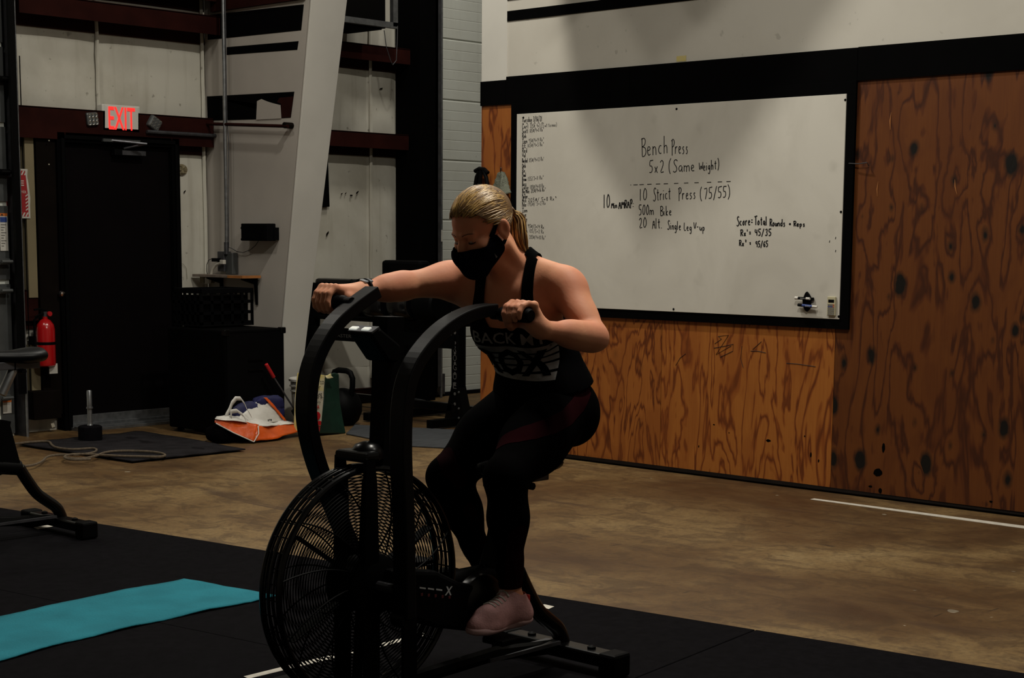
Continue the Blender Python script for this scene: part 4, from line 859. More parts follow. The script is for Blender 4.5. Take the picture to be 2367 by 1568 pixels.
# mats, rope, lines ------------------------------------------------------
dm = MB(); P = [onZ(x, y, 0) for x, y in ((38, 1031), (305, 1072), (567, 1044), (330, 1002))]
rows = [[P[0], P[3]], [P[1], P[2]]]
o = sheet('door_mat', [[p+np.array([0, 0, .011]) for p in r] for r in rows], M['doormat'], None, thick=-.008, sub=4, crumple=.0022, seed=8)
tag(o, 'charcoal carpet door mat with darker print lying before the exit door', 'mat')
pr = MB(); q = lambda x, y: onZ(x, y, .0165)
pr.prism([q(262, 1013), q(300, 1010), q(395, 1022), q(372, 1029), q(330, 1024)], (0, 0, .001)); pr.prism([q(385, 1028), q(430, 1030), q(500, 1038), q(470, 1044), q(430, 1037)], (0, 0, .001)); pr.prism([q(268, 1040), q(300, 1034), q(340, 1036), q(360, 1041), q(300, 1044)], (0, 0, .001))
pr.build('mat_print', M['doormat_dark'], o)
rp = [(36, 1078), (70, 1078), (98, 1068), (108, 1055), (140, 1051), (175, 1052), (215, 1048), (226, 1040), (215, 1036), (170, 1040), (130, 1036), (118, 1028), (115, 1020), (70, 1022), (30, 1027)]
t = thing('rope', tuple(onZ(170, 1052, 0)), 'thin tan rope trailing in loose loops across the charcoal door mat', 'rope')
def smooth_path(P, it=2):
    for _ in range(it):
        Q = [P[0]]
        for a, b_ in zip(P[:-1], P[1:]): Q += [a*.75+b_*.25, a*.25+b_*.75]
        P = Q+[P[-1]]
    return P
MB().tube(smooth_path([onZ(x, y, .027) for x, y in rp]), .0075, 6).build('strand', M['rope'], t, smooth=True)
rp = [(150, 1058), (185, 1062), (222, 1055), (240, 1046), (280, 1042), (350, 1044), (384, 1050), (378, 1057), (330, 1056), (260, 1054), (200, 1050), (165, 1050), (145, 1056), (160, 1064), (210, 1062)]
MB().tube(smooth_path([onZ(x, y, .030) for x, y in rp]), .0075, 6).build('strand', M['rope'], t, smooth=True)
o = MB().tube(smooth_path([onZ(x, y, .008) for x, y in ((398, 988), (420, 994), (455, 1000), (485, 1005), (500, 1012), (480, 1020), (445, 1024))]), .004, 5).build('thin_cord', M['rope'], smooth=True); tag(o, 'thin tan cord curling on the concrete left of the black bag', 'cord')

# black rubber gym floor made of tiles
E0 = np.array([4.915, 2.30]); ed = np.array([4.245, 7.56])-E0; ed /= np.linalg.norm(ed); en = np.array([-ed[1], ed[0]])
t = thing('rubber_flooring', (3.5, 4.5, 0), 'black rubber gym floor tiles under the exercise bikes', 'flooring')
s0 = np.dot(np.array(onZ(1690, 1487, 0))[:2]-E0, ed)
TW, TL = 1.22, 1.83
for i in range(-2, 3):
    for j in range(0, 5):
        a = s0+i*TL+.004; b_ = s0+(i+1)*TL-.001; c0 = j*TW+.001; c1 = (j+1)*TW-.001
        Q = [E0+ed*a+en*c0, E0+ed*b_+en*c0, E0+ed*b_+en*c1, E0+ed*a+en*c1]
        MB().prism([(q[0], q[1], 0) for q in Q], (0, 0, .012)).build('rubber_tile', M['rubber'], t, bevel=.002, segs=1)
MT = .012
def tape(pts, label, z=MT):
    o = MB().prism([onZ(x, y, z+.0005) for x, y in pts], (0, 0, .0012)).build('floor_tape', M['white_tape']); return tag(o, label, 'tape')
tape([(78, 1220), (187, 1202), (190, 1205), (88, 1224)], 'short white tape strip on the black tiles behind the left bike')
tape([(563, 1565), (700, 1531), (850, 1496), (978, 1464), (985, 1470), (850, 1504), (700, 1540), (575, 1570)], 'long white tape strip on the black tiles seen through the fan wheel')
tape([(1873, 1155), (1882, 1153), (2372, 1217), (2372, 1223)], 'long white tape line on the concrete along the plywood wall', 0)
tape([(1245, 1402), (1258, 1398), (1281, 1403), (1268, 1409)], 'small white tape square at the edge of the black tiles')
o = MB(); P = [onZ(*p, MT) for p in ((425, 1338), (633, 1380), (180, 1484), (-140, 1567), (-140, 1462))]
ya = sheet('yoga_mat', [[onZ(425, 1338, MT+.0085), onZ(210, 1378, MT+.0085), onZ(0, 1425, MT+.0085), onZ(-190, 1468, MT+.0085)], [onZ(640, 1377, MT+.0085), onZ(390, 1428, MT+.0085), onZ(150, 1484, MT+.0085), onZ(-80, 1549, MT+.0085)]], M['yoga'], None, thick=-.005, sub=4, crumple=.0016, seed=12)
tag(ya, 'teal yoga mat rolled out on the black tiles left of the fan bike', 'yoga mat')
o = MB().prism([onZ(x, y, .001) for x, y in ((820, 985), (1130, 1000), (1130, 1043), (940, 1033), (800, 1005))], (0, 0, .010)).build('grey_floor_mat', M['floor_mat_grey'], bevel=.003); tag(o, 'worn blue-grey floor mat lying in front of the black pad rack', 'mat')
# towel and strap hanging on the end of the plywood
t = thing('hanging_towel', tuple(onX(1158, 430, XW-.05)), 'grey-green cloth hanging from a hook on the narrow plywood strip', 'towel')
sheet('cloth', [[onX(1152, 397, XW-.03), onX(1158, 395, XW-.06), onX(1166, 398, XW-.03)], [onX(1143, 420, XW-.03), onX(1160, 418, XW-.08), onX(1174, 420, XW-.03)], [onX(1132, 455, XW-.03), onX(1158, 458, XW-.09), onX(1184, 448, XW-.03)]], M['towel'], t, thick=.006, sub=3, crumple=.006, seed=4)
MB().tube([onX(1157, 392, XW), onX(1157, 395, XW-.05), onX(1158, 388, XW-.06)], .004, 5).build('hook', M['steel_dark'], t)
t = thing('hanging_strap_bundle', tuple(onX(1112, 420, XW-.05)), 'black strap bundle hanging from a hook at the left plywood edge', 'strap')
for P in ([(1108, 396), (1102, 410), (1098, 435)], [(1112, 394), (1110, 415), (1108, 440)], [(1118, 394), (1124, 412), (1128, 438)], [(1098, 396), (1108, 390), (1120, 392), (1128, 400)]):
    MB().tube([onX(x, y, XW-.04) for x, y in P], .014, 7).build('strap', M['black_plastic'], t, smooth=True)

# ================================================================ black steel pad rack behind the rider
RX = 8.55
t = thing('pad_rack', (RX, 9.3, 0), 'black steel rack holding black vinyl pads between the column and the plywood', 'rack')
def xb(x0, y0, x1, y1, xx, d, name, m='black_satin', bev=.004):
    a, b_ = onX(x0, y0, xx), onX(x1, y1, xx); return MB().box((xx, a[1], a[2]), (xx+d, b_[1], b_[2])).build(name, M[m], t, bevel=bev)
up = MB(); yu = onX(1060, 900, RX)[1]; up.box((RX-.038, yu-.038, .02), (RX+.038, yu+.038, 1.05)); u1 = up.build('upright', M['black_satin'], t, bevel=.003)
hl = MB()
for k in range(12): hl.lathe((RX-.0385, yu, .17+k*.075), [(.0, 0), (.012, 0), (.012, .001), (0, .001)], (-1, 0, 0), 10)
hl.build('pin_holes', M['ink_faint'], u1)
tm = MB()
for i, ch in enumerate('ROGUE'): flat_text(tm, ch, (RX-.0400, yu+.018, .555-i*.068), (0, -1, 0), (0, 0, 1), .05, fit=.036, fith=.046)
tm.build('lettering', M['ink_faint'], u1)['kind'] = 'stuff'
fd = MB()
for s in (-1, 1): fd.prism([(RX-.04, yu+s*.036, .30), (RX-.04, yu+s*.11, .04), (RX-.04, yu+s*.036, .04)], (.08, 0, 0))
fd.build('foot_gusset', M['black_gloss'], t)
for z in (.26, .14, .07): MB().lathe((RX-.041, yu-.045, z), [(.009, 0), (.007, .006), (0, .007)], (-1, 0, 0), 8).build('bolt', M['steel'], t)
up = MB(); up.box((RX-.038, 10.22, .02), (RX+.038, 10.29, 1.0)); up.build('upright', M['black_satin'], t, bevel=.003)
up = MB(); up.prism([(RX-.06, 10.28, 1.02), (RX-.06, 10.14, 1.02), (RX-.06, 10.20, .30), (RX-.06, 10.36, .30)], (.10, 0, 0)); up.build('side_plate', M['black_paint'], t, bevel=.01)
up = MB(); up.box((RX-.03, 9.20, .02), (RX+.045, 9.31, .73)); up.build('centre_post', M['black_satin'], t, bevel=.003)
bm_ = MB(); bm_.box((RX-.05, yu, .575), (RX-.02, 10.30, .675)); cb2 = bm_.build('crossbeam', M['black_satin'], t, bevel=.003)
tm = MB(); a = onX(768, 800, RX-.052); b_ = onX(812, 803, RX-.052); flat_text(tm, 'TRAIN FASTER', (RX-.0515, a[1]+.16, .603), (0, -1, 0), (0, 0, 1), .05, fit=abs(a[1]-b_[1])+.16, fith=.026); tm.build('lettering', M['ink_faint'], cb2)['kind'] = 'stuff'
for s in (0,): MB().prism([(RX-.035, 9.60, .575), (RX-.035, 9.31, .575), (RX-.035, 9.31, .32)], (.04, 0, 0)).build('gusset', M['black_satin'], t)
MB().box((RX-.03, yu, .735), (RX+.32, 10.28, .765)).build('shelf_tray', M['black_satin'], t, bevel=.003)
for yy in (9.25, yu): MB().box((RX-.30, yy-.03, .01), (RX+.75, yy+.03, .07)).build('base_rail', M['black_satin'], t, bevel=.004)
MB().box((RX-.04, yu, .11), (RX+.0, 10.3, .17)).build('base_beam', M['black_gloss'], t, bevel=.004); MB().box((RX+.40, yu+.1, .05), (RX+.45, 10.3, .10)).build('base_beam', M['black_gloss'], t, bevel=.004)
MB().tube([(RX+.6, 8.95, .03), (RX+.1, 9.45, .16)], .02, 6).build('brace', M['steel_dark'], t)
# pads on it, each one a thing of its own
for (a0, a1, z1, xx, lab) in ((10.25, 9.80, 1.055, RX+.045, 'squarish black vinyl pad at the left end of the rack behind the right hand'), (9.78, 9.60, 1.06, RX+.06, 'narrow black pad on the rack just below the outstretched arm'), (9.58, 9.14, 1.208, RX+.16, 'tallest black pad standing upright on the rack behind the arm')):
    o = MB().box((xx, a0, .767), (xx+.12, a1, z1)).build('vinyl_pad', M['black_vinyl' if xx < RX+.05 else 'black_plastic'], bevel=.025); tag(o, lab, 'pad', 'black pads on the rack')
for (yc, rr, lab) in ((9.40, .105, 'shiny rolled black pad in the middle of the rack, left one'), (9.10, .118, 'shiny rolled black pad in the middle of the rack, right one')):
    o = MB().lathe((RX-.02, yc+.11, .767+rr), [(.03, -.003), (rr*.9, 0), (rr, .02), (rr, .20), (rr*.9, .22), (.03, .223)], (0, -1, 0), 28).build('rolled_pad', M['black_vinyl'], smooth=True); tag(o, lab, 'pad', 'black pads on the rack')
o = MB().lathe((RX-.02, 8.93, .767+.125), [(.03, 0), (.115, 0), (.125, .02), (.125, .20), (.11, .215), (.03, .216)], (0, -1, 0), 28).build('wheel_pad', M['black_satin'], smooth=True); tag(o, 'dull black round pad at the right end of the rack beside the upright', 'pad', 'black pads on the rack')
# ================================================================ fan bikes; local frame: u back along the bike, v towards the rider's left, w up
FX, FY, FZ = 3.087, 3.479, MT
def bw(u, v, w): return np.array([FX+u, FY-v, w])
def bpx(x, y, v):            # pixel on the plane v = const -> (u, v, w)
    p = onY(x, y, FY-v); return np.array([p[0]-FX, v, p[2]])
HUB = np.array([-.002, 0, .413]); RF = .335
def make_bike():
    t = thing('fan_bike', (FX, FY, FZ), 'black fan bike ridden by the masked woman, its big wire fan wheel facing the camera', 'exercise bike', 'fan bikes on the rubber tiles')
    W = lambda u, v, w: bw(u, v, w)
    # floor bars
    for u, nm, SV in ((-.06, 'front_stabiliser', .27), (.855, 'rear_stabiliser', .235)):
        mb = MB(); mb.box(W(u-.035, -SV, FZ+.03), W(u+.035, SV, FZ+.075)); s = mb.build(nm, M['black_gloss'], t, bevel=.008)
        for k, v in enumerate((-SV, SV)):
            MB().box(W(u-.042, v-.035, FZ+.002), W(u+.042, v+.035, FZ+.080)).build('end_cap', M['black_plastic'], s, bevel=.01)
        for v in (-.12, .14): MB().lathe(W(u, v, FZ+.074), [(.014, 0), (.014, .008), (.006, .012), (0, .013)], n=10).build('bolt', M['black_satin'], s)
    pts = [(.66, .335), (.70, .27), (.745, .205), (.80, .165), (.848, .13), (.868, .09), (.872, FZ+.06)]
    MB().tube(smooth_path([W(u, 0, w) for u, w in pts]), .027, 12).build('rear_frame_tube', M['black_gloss'], t, smooth=True)
    MB().tube([W(-.06, 0, FZ+.06), W(.10, 0, .085), (W(.55, 0, .10)), W(.84, 0, FZ+.06)], .024, 8).build('floor_rail', M['black_satin'], t, smooth=True)
    MB().box(W(.50, -.03, FZ+.073), W(.83, .03, FZ+.085)).build('floor_rail_plate', M['steel_dark'], t)
    MB().tube([W(.34, 0, .36), W(.50, 0, .36), W(.66, 0, .335)], .035, 10).build('crank_tube', M['black_satin'], t, smooth=True)
    MB().tube([W(.53, 0, .33), W(.588, 0, .56)], .026, 4, sec=[(1, 1), (-1, 1), (-1, -1), (1, -1)]).build('seat_tube', M['black_satin'], t)
    MB().prism([W(.50, -.025, .38), W(.56, -.025, .54), W(.61, -.025, .54), W(.66, -.025, .34), (W(.50, -.025, .30))], (0, -.05, 0)).build('seat_bracket', M['black_satin'], t, bevel=.004)
    MB().tube([W(.585, 0, .52), W(.66, 0, .655)], .021, 14).build('seat_post', M['steel'], t, smooth=True)
    # fork plates and mast
    for v in (-.062, .062):
        P = [(u_-.022, w_) for u_, w_ in ((-.028, FZ+.07), (.028, FZ+.07), (.030, .41), (.022, .70), (.012, .78), (-.022, .78), (-.026, .70), (-.030, .41))]
        mb = MB(); mb.prism([W(u, v-.006, w) for u, w in P], (0, -.012, 0)); mb.build('fork_plate', M['black_satin'], t, bevel=.003)
    mb = MB(); mb.box(W(-.045, -.068, .765), W(.015, .068, .795)); mb.build('fork_crown', M['black_gloss'], t, bevel=.01)
    mb = MB(); mb.lathe(W(.02, 0, .79), [(.050, -.02), (.048, .0), (.034, .020), (.012, .028), (0, .029)], n=20); mb.build('crown_cap', M['black_gloss'], t, smooth=True)
    MB().tube([W(.085, -.0, .74), W(.098, 0, .93), W(.105, 0, 1.17)], .033, 4, sec=[(1, .95), (-1, .95), (-1, -.95), (1, -.95)], up=(1, 0, 0)).build('mast', M['black_satin'], t)
    # console
    mb = MB(); mb.prism([W(-.010, -.048, 1.127), W(.030, -.048, 1.143), W(.110, -.048, 1.09), W(.100, -.048, 1.04), W(.06, -.048, 1.045)], (0, -.096, 0)); c = mb.build('console', M['black_plastic'], t, bevel=.008)
    q0 = bpx(815, 757, .02)
    a = W(-.046, -.068, 1.138)
    mb = MB(); mb.obox(W(.010, 0, 1.136), ((0, 1, 0), (.055, 0, .027), (-.027, 0, .055)), (.050, .017, .004)); mb.build('console_rim', M['steel_dark'], c, bevel=.002)
    for v in (-.034, .018): 
        MB().obox(W(.0045, v, 1.137), ((0, 1, 0), (.055, 0, .027), (-.027, 0, .055)), (.015, .009, .0045)).build('lit_button', M['lit_label'], c, bevel=.003)
    # fan cage
    g = []
    for s in (-1, 1):
        mb = MB()
        for k in range(27):
            r = .085+k*.0092; z = s*(.048 - .016*max(0, (k-14)/13)**2)
            P = [W(HUB[0]+r*math.cos(a_), z, HUB[2]+r*math.sin(a_)) for a_ in np.linspace(0, 2*math.pi, 73)[:-1]]
            mb.tube(P, .0019, 4, close=True)
        for k in range(12):
            a0 = k*math.pi/6; P = []
            for q in range(9):
                r = .08+q*.031; a_ = a0+q*.045; P.append(W(HUB[0]+r*math.cos(a_), s*(.051-.016*max(0, (q-4)/5)**2), HUB[2]+r*math.sin(a_)))
            mb.tube(P, .0026, 5)
        o = mb.build('wire_grille', M['black_satin'], t, smooth=True); o['kind'] = 'stuff'
        MB().lathe(W(HUB[0], s*.042, HUB[2]), [(.02, .03), (.06, .028), (.088, .016), (.092, .004), (.085, 0), (0, 0)] if s > 0 else [(.02, .03), (.06, .028), (.088, .016), (.092, .004), (.085, 0), (0, 0)], (0, -s, 0), 36).build('hub_cover', M['black_plastic'], t, smooth=True)
    for z, r, th in ((-.036, RF-.004, .009), (.036, RF-.004, .009), (-.018, RF+.002, .0035), (0, RF+.003, .0045), (.018, RF+.001, .0035)):
        MB().tube([W(HUB[0]+r*math.cos(a_), z, HUB[2]+r*math.sin(a_)) for a_ in np.linspace(0, 2*math.pi, 97)[:-1]], th, 8, close=True).build('rim_hoop', M['black_gloss'], t, smooth=True)
    mb = MB()
    for k in range(48):
        a_ = k*2*math.pi/48; r = RF+.001; mb.tube([W(HUB[0]+r*math.cos(a_), z, HUB[2]+r*math.sin(a_)) for z in (-.036, .036)], .0022, 4)
    o = mb.build('rim_wires', M['black_gloss'], t); o['kind'] = 'stuff'
    rt = thing('x', (0, 0, 0), 'x', 'x'); bpy.data.objects.remove(rt)
    rotor = MB().cyl(W(HUB[0], -.035, HUB[2]), W(HUB[0], .035, HUB[2]), .075, 24).build('rotor', M['black_plastic'], t, smooth=True)
    for k in range(6):
        a_ = k*math.pi/3+.45; e = np.array([math.cos(a_), 0, math.sin(a_)]); n_ = np.array([-math.sin(a_), 0, math.cos(a_)])
        MB().obox(W(*HUB)+e*.19, (e, (0, 1, 0), n_), (.105, .020, .0015)).build('fan_blade', M['black_plastic'], rotor)
        MB().obox(W(*HUB)+e*.10, (e, (0, 1, 0), n_), (.06, .012, .004)).build('blade_arm', M['black_satin'], rotor)
    MB().cyl(W(HUB[0], -.135, HUB[2]), W(HUB[0], .135, HUB[2]), .014, 12).build('axle', M['steel_dark'], t)
    mk = MB(); c0 = W(HUB[0]+.045, .0735, HUB[2]-.005)
    for a_, L_ in ((0, .022), (math.pi/2, .022), (.7, .012)): mk.obox(c0, ((math.cos(a_), 0, math.sin(a_)), (0, 1, 0), (-math.sin(a_), 0, math.cos(a_))), (L_, .0006, .0022))
    mk.build('plus_mark', M['ink_faint'], t)
    # levers with grips
    left = [(1137, 716), (1100, 720), (1060, 735), (1020, 762), (985, 798), (955, 840), (936, 890), (928, 950), (926, 1020), (928, 1100), (932, 1160), (934, 1250), (935, 1345), (936, 1430)]
    right = [(864, 674), (838, 692), (805, 717), (768, 752), (738, 800), (718, 850), (709, 905), (707, 960), (716, 1020), (735, 1085), (760, 1145), (793, 1225), (842, 1345)]
    for side, px, v in (('l', left, .165), ('r', right, -.165)):
        P = [bpx(x, y, v) for x, y in px]; P = smooth_path([W(*p) for p in P], 2)
        lv = MB().tube(P, .029, 4, sec=[(1, .62), (-1, .62), (-1, -.62), (1, -.62)], up=(0, 1, 0)).build('arm_lever', M['lever'], t, bevel=.004)
        hx = bpx(1150, 722, v+.0) if side == 'l' else bpx(826, 697, v)
        g0 = W(hx[0]-.02, v, hx[2]-.004); g1 = W(hx[0]-.02, v+(.150 if v > 0 else -.150), hx[2]-.004)
        sgn = 1 if v > 0 else -1
        MB().cyl(g0, g1, .0165, 16).build('grip_bar', M['black_satin'], lv, smooth=True)
        MB().tube([W(hx[0]-.02, v+sgn*q, hx[2]-.004) for q in (.03, .035, .145, .152)], [.017, .021, .021, .016], 14).build('foam_grip', M['black_plastic'], lv, smooth=True)
        GR[side] = (hx[0]-.02, v, hx[2]-.004)
        MB().cyl(W(P[-1][0]-FX, v-.03*sgn, P[-1][2]), W(P[-1][0]-FX, v+.02*sgn, P[-1][2]), .03, 16).build('pivot_cap', M['black_gloss'], lv, smooth=True)
    MB().box(W(.030, .128, FZ+.07), W(.085, .140, .42)).build('side_upright', M['black_satin'], t, bevel=.004)
    st = bpx(956, 1286, .19); MB().lathe(W(*st), [(.0095, 0), (.0095, .001), (0, .001)], (0, -1, 0), 16).build('round_sticker', M['label_white'], t)
    # drive cover with lettering, crank disc, cranks and pedals
    mb = MB(); mb.prism([W(u, .05, w) for u, w in ((.02, .46), (.20, .43), (.31, .375), (.42, .355), (.46, .32), (.44, .25), (.36, .22), (.20, .26), (.02, .34))], (0, -.055, 0)); dc = mb.build('drive_cover', M['black_plastic'], t, bevel=.012)
    mb = MB(); A = W(*bpx(968, 1366, .107)); Bq = W(*bpx(1052, 1380, .107)); 
    for k in range(3):
        a = W(*bpx(970+k*19, 1359+k*2, .107)); b_ = W(*bpx(984+k*19, 1361+k*2, .107)); mb.obox((a+b_)/2, (b_-a, (0, 1, 0), (0, 0, 1)), (np.linalg.norm(b_-a)/2, .0006, .0022))
    a = W(*bpx(1028, 1377, .107)); flat_text(mb, 'X', a, (1, 0, -.13), (.2, 0, 1), .04, fit=.028, fith=.026, bold=.001); mb.build('white_lettering', M['decal_white'], dc)
    mb = MB()
    for k in range(5): a = W(*bpx(975+k*16, 1375+k*1.6, .107)); mb.obox(a, ((1, 0, 0), (0, 1, 0), (0, 0, 1)), (.004, .0006, .004))
    mb.build('red_lettering', M['dull_red'], dc)
    cc = (.398, .302)
    MB().lathe(W(cc[0], .095, cc[1]), [(.02, .012), (.075, .010), (.088, .002), (.090, -.006), (.088, -.03), (0, -.03)], (0, -1, 0), 40).build('crank_disc', M['black_gloss'], t, smooth=True)
    MB().lathe(W(cc[0], -.065, cc[1]), [(.02, .012), (.075, .010), (.088, .002), (.090, -.006), (.088, -.03), (0, -.03)], (0, 1, 0), 40).build('crank_disc', M['black_gloss'], t, smooth=True)
    pl, pr = bpx(1152, 1478, .17), np.array([2*cc[0]-.402, -.16, 2*cc[1]-.213])
    for p, s in ((pl, 1), (pr, -1)):
        cr = MB().tube([W(cc[0], s*.115, cc[1]), W(p[0], s*.125, p[2])], .011, 4, sec=[(1.3, .7), (-1.3, .7), (-1.3, -.7), (1.3, -.7)]).build('crank_arm', M['black_satin'], t, bevel=.002)
        mb = MB(); mb.box(W(p[0]-.040, s*.14, p[2]-.009), W(p[0]+.040, s*.225, p[2]+.009)); mb.build('pedal', M['black_plastic'], cr, bevel=.004)
        PED['l' if s > 0 else 'r'] = p
    # saddle
    sad = bpy.data.objects.new('saddle', None)
    rows = []
    def ring(u, hw, top, bot): return [W(u, hw*math.cos(a_), (top+bot)/2+(top-bot)/2*math.sin(a_)*(1 if math.sin(a_) > 0 else .9)) for a_ in np.linspace(0, 2*math.pi, 21)[:-1]]
    prof = [(.475, .006, .700, .692), (.483, .020, .711, .675), (.53, .030, .717, .667), (.59, .040, .717, .660), (.65, .064, .719, .654), (.70, .082, .725, .650), (.75, .086, .730, .652), (.78, .078, .727, .657), (.798, .05, .716, .668), (.802, .01, .700, .686)]
    mb = MB(); vs = []
    for u, hw, tp, bt in prof: vs += ring(u, hw, tp, bt)
    n = 20; fs = [(i*n+j, i*n+(j+1) % n, (i+1)*n+(j+1) % n, (i+1)*n+j) for i in range(len(prof)-1) for j in range(n)]+[tuple(range(n))[::-1], tuple(range(len(vs)-n, len(vs)))]
    mb.add(vs, fs); mb.build('saddle', M['lever'], t, smooth=True)
    mb = MB(); mb.box(W(.52, -.026, .632), W(.770, .026, .668)); sl = mb.build('saddle_slider', M['steel_dark'], t, bevel=.003)
    MB().box(W(.64, -.029, .629), W(.645, .029, .671)).build('slider_mark', M['black_paint'], sl)
    MB().cyl(W(.68, -.04, .622), W(.68, .04, .622), .012, 8).build('clamp_knob', M['black_plastic'], sl)
    bpy.data.objects.remove(sad)
    return t
GR, PED = {}, {}
bike = make_bike()
def copy_tree(o, parent=None):
    c = o.copy(); COL.objects.link(c)
    if parent is not None: c.parent = parent; c.matrix_parent_inverse = o.matrix_parent_inverse.copy()
    for ch in list(o.children): copy_tree(ch, c)
    return c
b2 = copy_tree(bike); b2.location = (FX+.14, FY+3.25, FZ); b2['label'] = 'unused black fan bike cut off at the left edge of the picture'
for ch in b2.children:        # its seat is set higher than the ridden one
    if ch.name.startswith(('saddle', 'seat_post')): ch.location.z += .155; ch.location.x += .0
for ch in b2.children:
    if ch.name.startswith('seat_post'): ch.scale = (1, 1, 1)
# ================================================================ the rider, one continuous skin surface grown from a distance field
A3 = lambda *p: np.array(p, float)
class SDF:
    def __init__(s): s.p = []
    def cone(s, a, b, ra, rb, k=.02, sub=False): s.p.append(('c', A3(*a), A3(*b), ra, rb, k, sub)); return s
    def ell(s, c, r, ax=None, k=.02, sub=False): s.p.append(('e', A3(*c), A3(*r), np.eye(3) if ax is None else np.array(ax, float), k, sub)); return s
    def chain(s, P, R, k=.02):
        for a, b, ra, rb in zip(P[:-1], P[1:], R[:-1], R[1:]): s.cone(a, b, ra, rb, k)
        return s
    def bounds(s):
        lo = np.full(3, 9.); hi = np.full(3, -9.)
        for q in s.p:
            if q[-1]: continue
            if q[0] == 'c':
                r = max(q[3], q[4])
                for e in (q[1], q[2]): lo = np.minimum(lo, e-r); hi = np.maximum(hi, e+r)
            else: r = q[2].max(); lo = np.minimum(lo, q[1]-r); hi = np.maximum(hi, q[1]+r)
        return lo, hi
    def mesh(s, h, off=0.0):
        lo, hi = s.bounds(); lo -= 4*h+off; hi += 4*h+off; n = np.ceil((hi-lo)/h).astype(int)+1
        F = np.full(n, .08, np.float32)
        for q in s.p:
            k = q[-2]; m = .045+off
            if q[0] == 'c': r = max(q[3], q[4]); l2 = np.minimum(q[1], q[2])-r-m; h2 = np.maximum(q[1], q[2])+r+m
            else: r = q[2].max(); l2 = q[1]-r-m; h2 = q[1]+r+m
            i0 = np.clip(((l2-lo)/h).astype(int), 0, n-1); i1 = np.clip(((h2-lo)/h).astype(int)+2, 1, n)
            if (i1 <= i0).any(): continue
            ax = [(lo[d]+h*np.arange(i0[d], i1[d])).astype(np.float32) for d in range(3)]
            X, Y, Z = np.meshgrid(*ax, indexing='ij', sparse=True)
            if q[0] == 'c':
                a, b, ra, rb = q[1], q[2], q[3], q[4]; ba = (b-a); L2 = float(ba@ba)+1e-12
                px, py, pz = X-a[0], Y-a[1], Z-a[2]
                t = np.clip((px*ba[0]+py*ba[1]+pz*ba[2])/L2, 0, 1)
                d = np.sqrt((px-ba[0]*t)**2+(py-ba[1]*t)**2+(pz-ba[2]*t)**2)-(ra+(rb-ra)*t)
            else:
                c, r3, A = q[1], q[2], q[3]; px, py, pz = X-c[0], Y-c[1], Z-c[2]
                e = [px*A[i][0]+py*A[i][1]+pz*A[i][2] for i in range(3)]
                k0 = np.sqrt(sum((e[i]/r3[i])**2 for i in range(3))); k1 = np.sqrt(sum((e[i]/r3[i]**2)**2 for i in range(3)))
                d = k0*(k0-1)/np.maximum(k1, 1e-6)
            sl = tuple(slice(i0[d_], i1[d_]) for d_ in range(3)); G = F[sl]
            if q[-1]:
                d = -d; hh = np.maximum(k-np.abs(G-d), 0)/k; F[sl] = np.maximum(G, d)+hh*hh*k*.25
            else:
                hh = np.maximum(k-np.abs(G-d), 0)/k; F[sl] = np.minimum(G, d)-hh*hh*k*.25
        return surfnet(F-off, lo, h)
def surfnet(F, lo, h):
    I = F < 0; n = np.array(F.shape)
    c = np.zeros(n-1, np.int8)
    for dx in (0, 1):
        for dy in (0, 1):
            for dz in (0, 1): c += I[dx:n[0]-1+dx, dy:n[1]-1+dy, dz:n[2]-1+dz]
    act = (c > 0) & (c < 8); idx = np.argwhere(act); ids = np.full(act.shape, -1, np.int32); ids[act] = np.arange(len(idx))
    P = np.zeros((len(idx), 3)); W_ = np.zeros(len(idx))
    cor = [(x, y, z) for x in (0, 1) for y in (0, 1) for z in (0, 1)]
    val = {q: F[idx[:, 0]+q[0], idx[:, 1]+q[1], idx[:, 2]+q[2]] for q in cor}
    for a in cor:
        for d in range(3):
            if a[d]: continue
            b = list(a); b[d] = 1; b = tuple(b); fa, fb = val[a], val[b]; m = (fa < 0) != (fb < 0)
            t = np.where(m, fa/np.where(m, fa-fb, 1), 0); q = np.repeat(np.array([a], float), len(idx), 0); q[:, d] += t; P += q*m[:, None]; W_ += m
    V = lo+(idx+P/W_[:, None])*h
    Q = []
    for d in range(3):
        e, f = (d+1) % 3, (d+2) % 3; sa = [slice(None)]*3; sb = [slice(None)]*3; sa[d] = slice(0, -1); sb[d] = slice(1, None)
        m = I[tuple(sa)] != I[tuple(sb)]; e_ = np.argwhere(m); e_ = e_[(e_[:, e] > 0) & (e_[:, f] > 0) & (e_[:, e] < n[e]-1) & (e_[:, f] < n[f]-1)]
        ins = I[tuple(e_.T)]
        def cell(a, b): t = e_.copy(); t[:, e] -= a; t[:, f] -= b; return ids[tuple(t.T)]
        q = np.stack([cell(0, 0), cell(1, 0), cell(1, 1), cell(0, 1)], 1)
        q[~ins] = q[~ins][:, ::-1]; Q.append(q)
    return V, np.concatenate(Q)
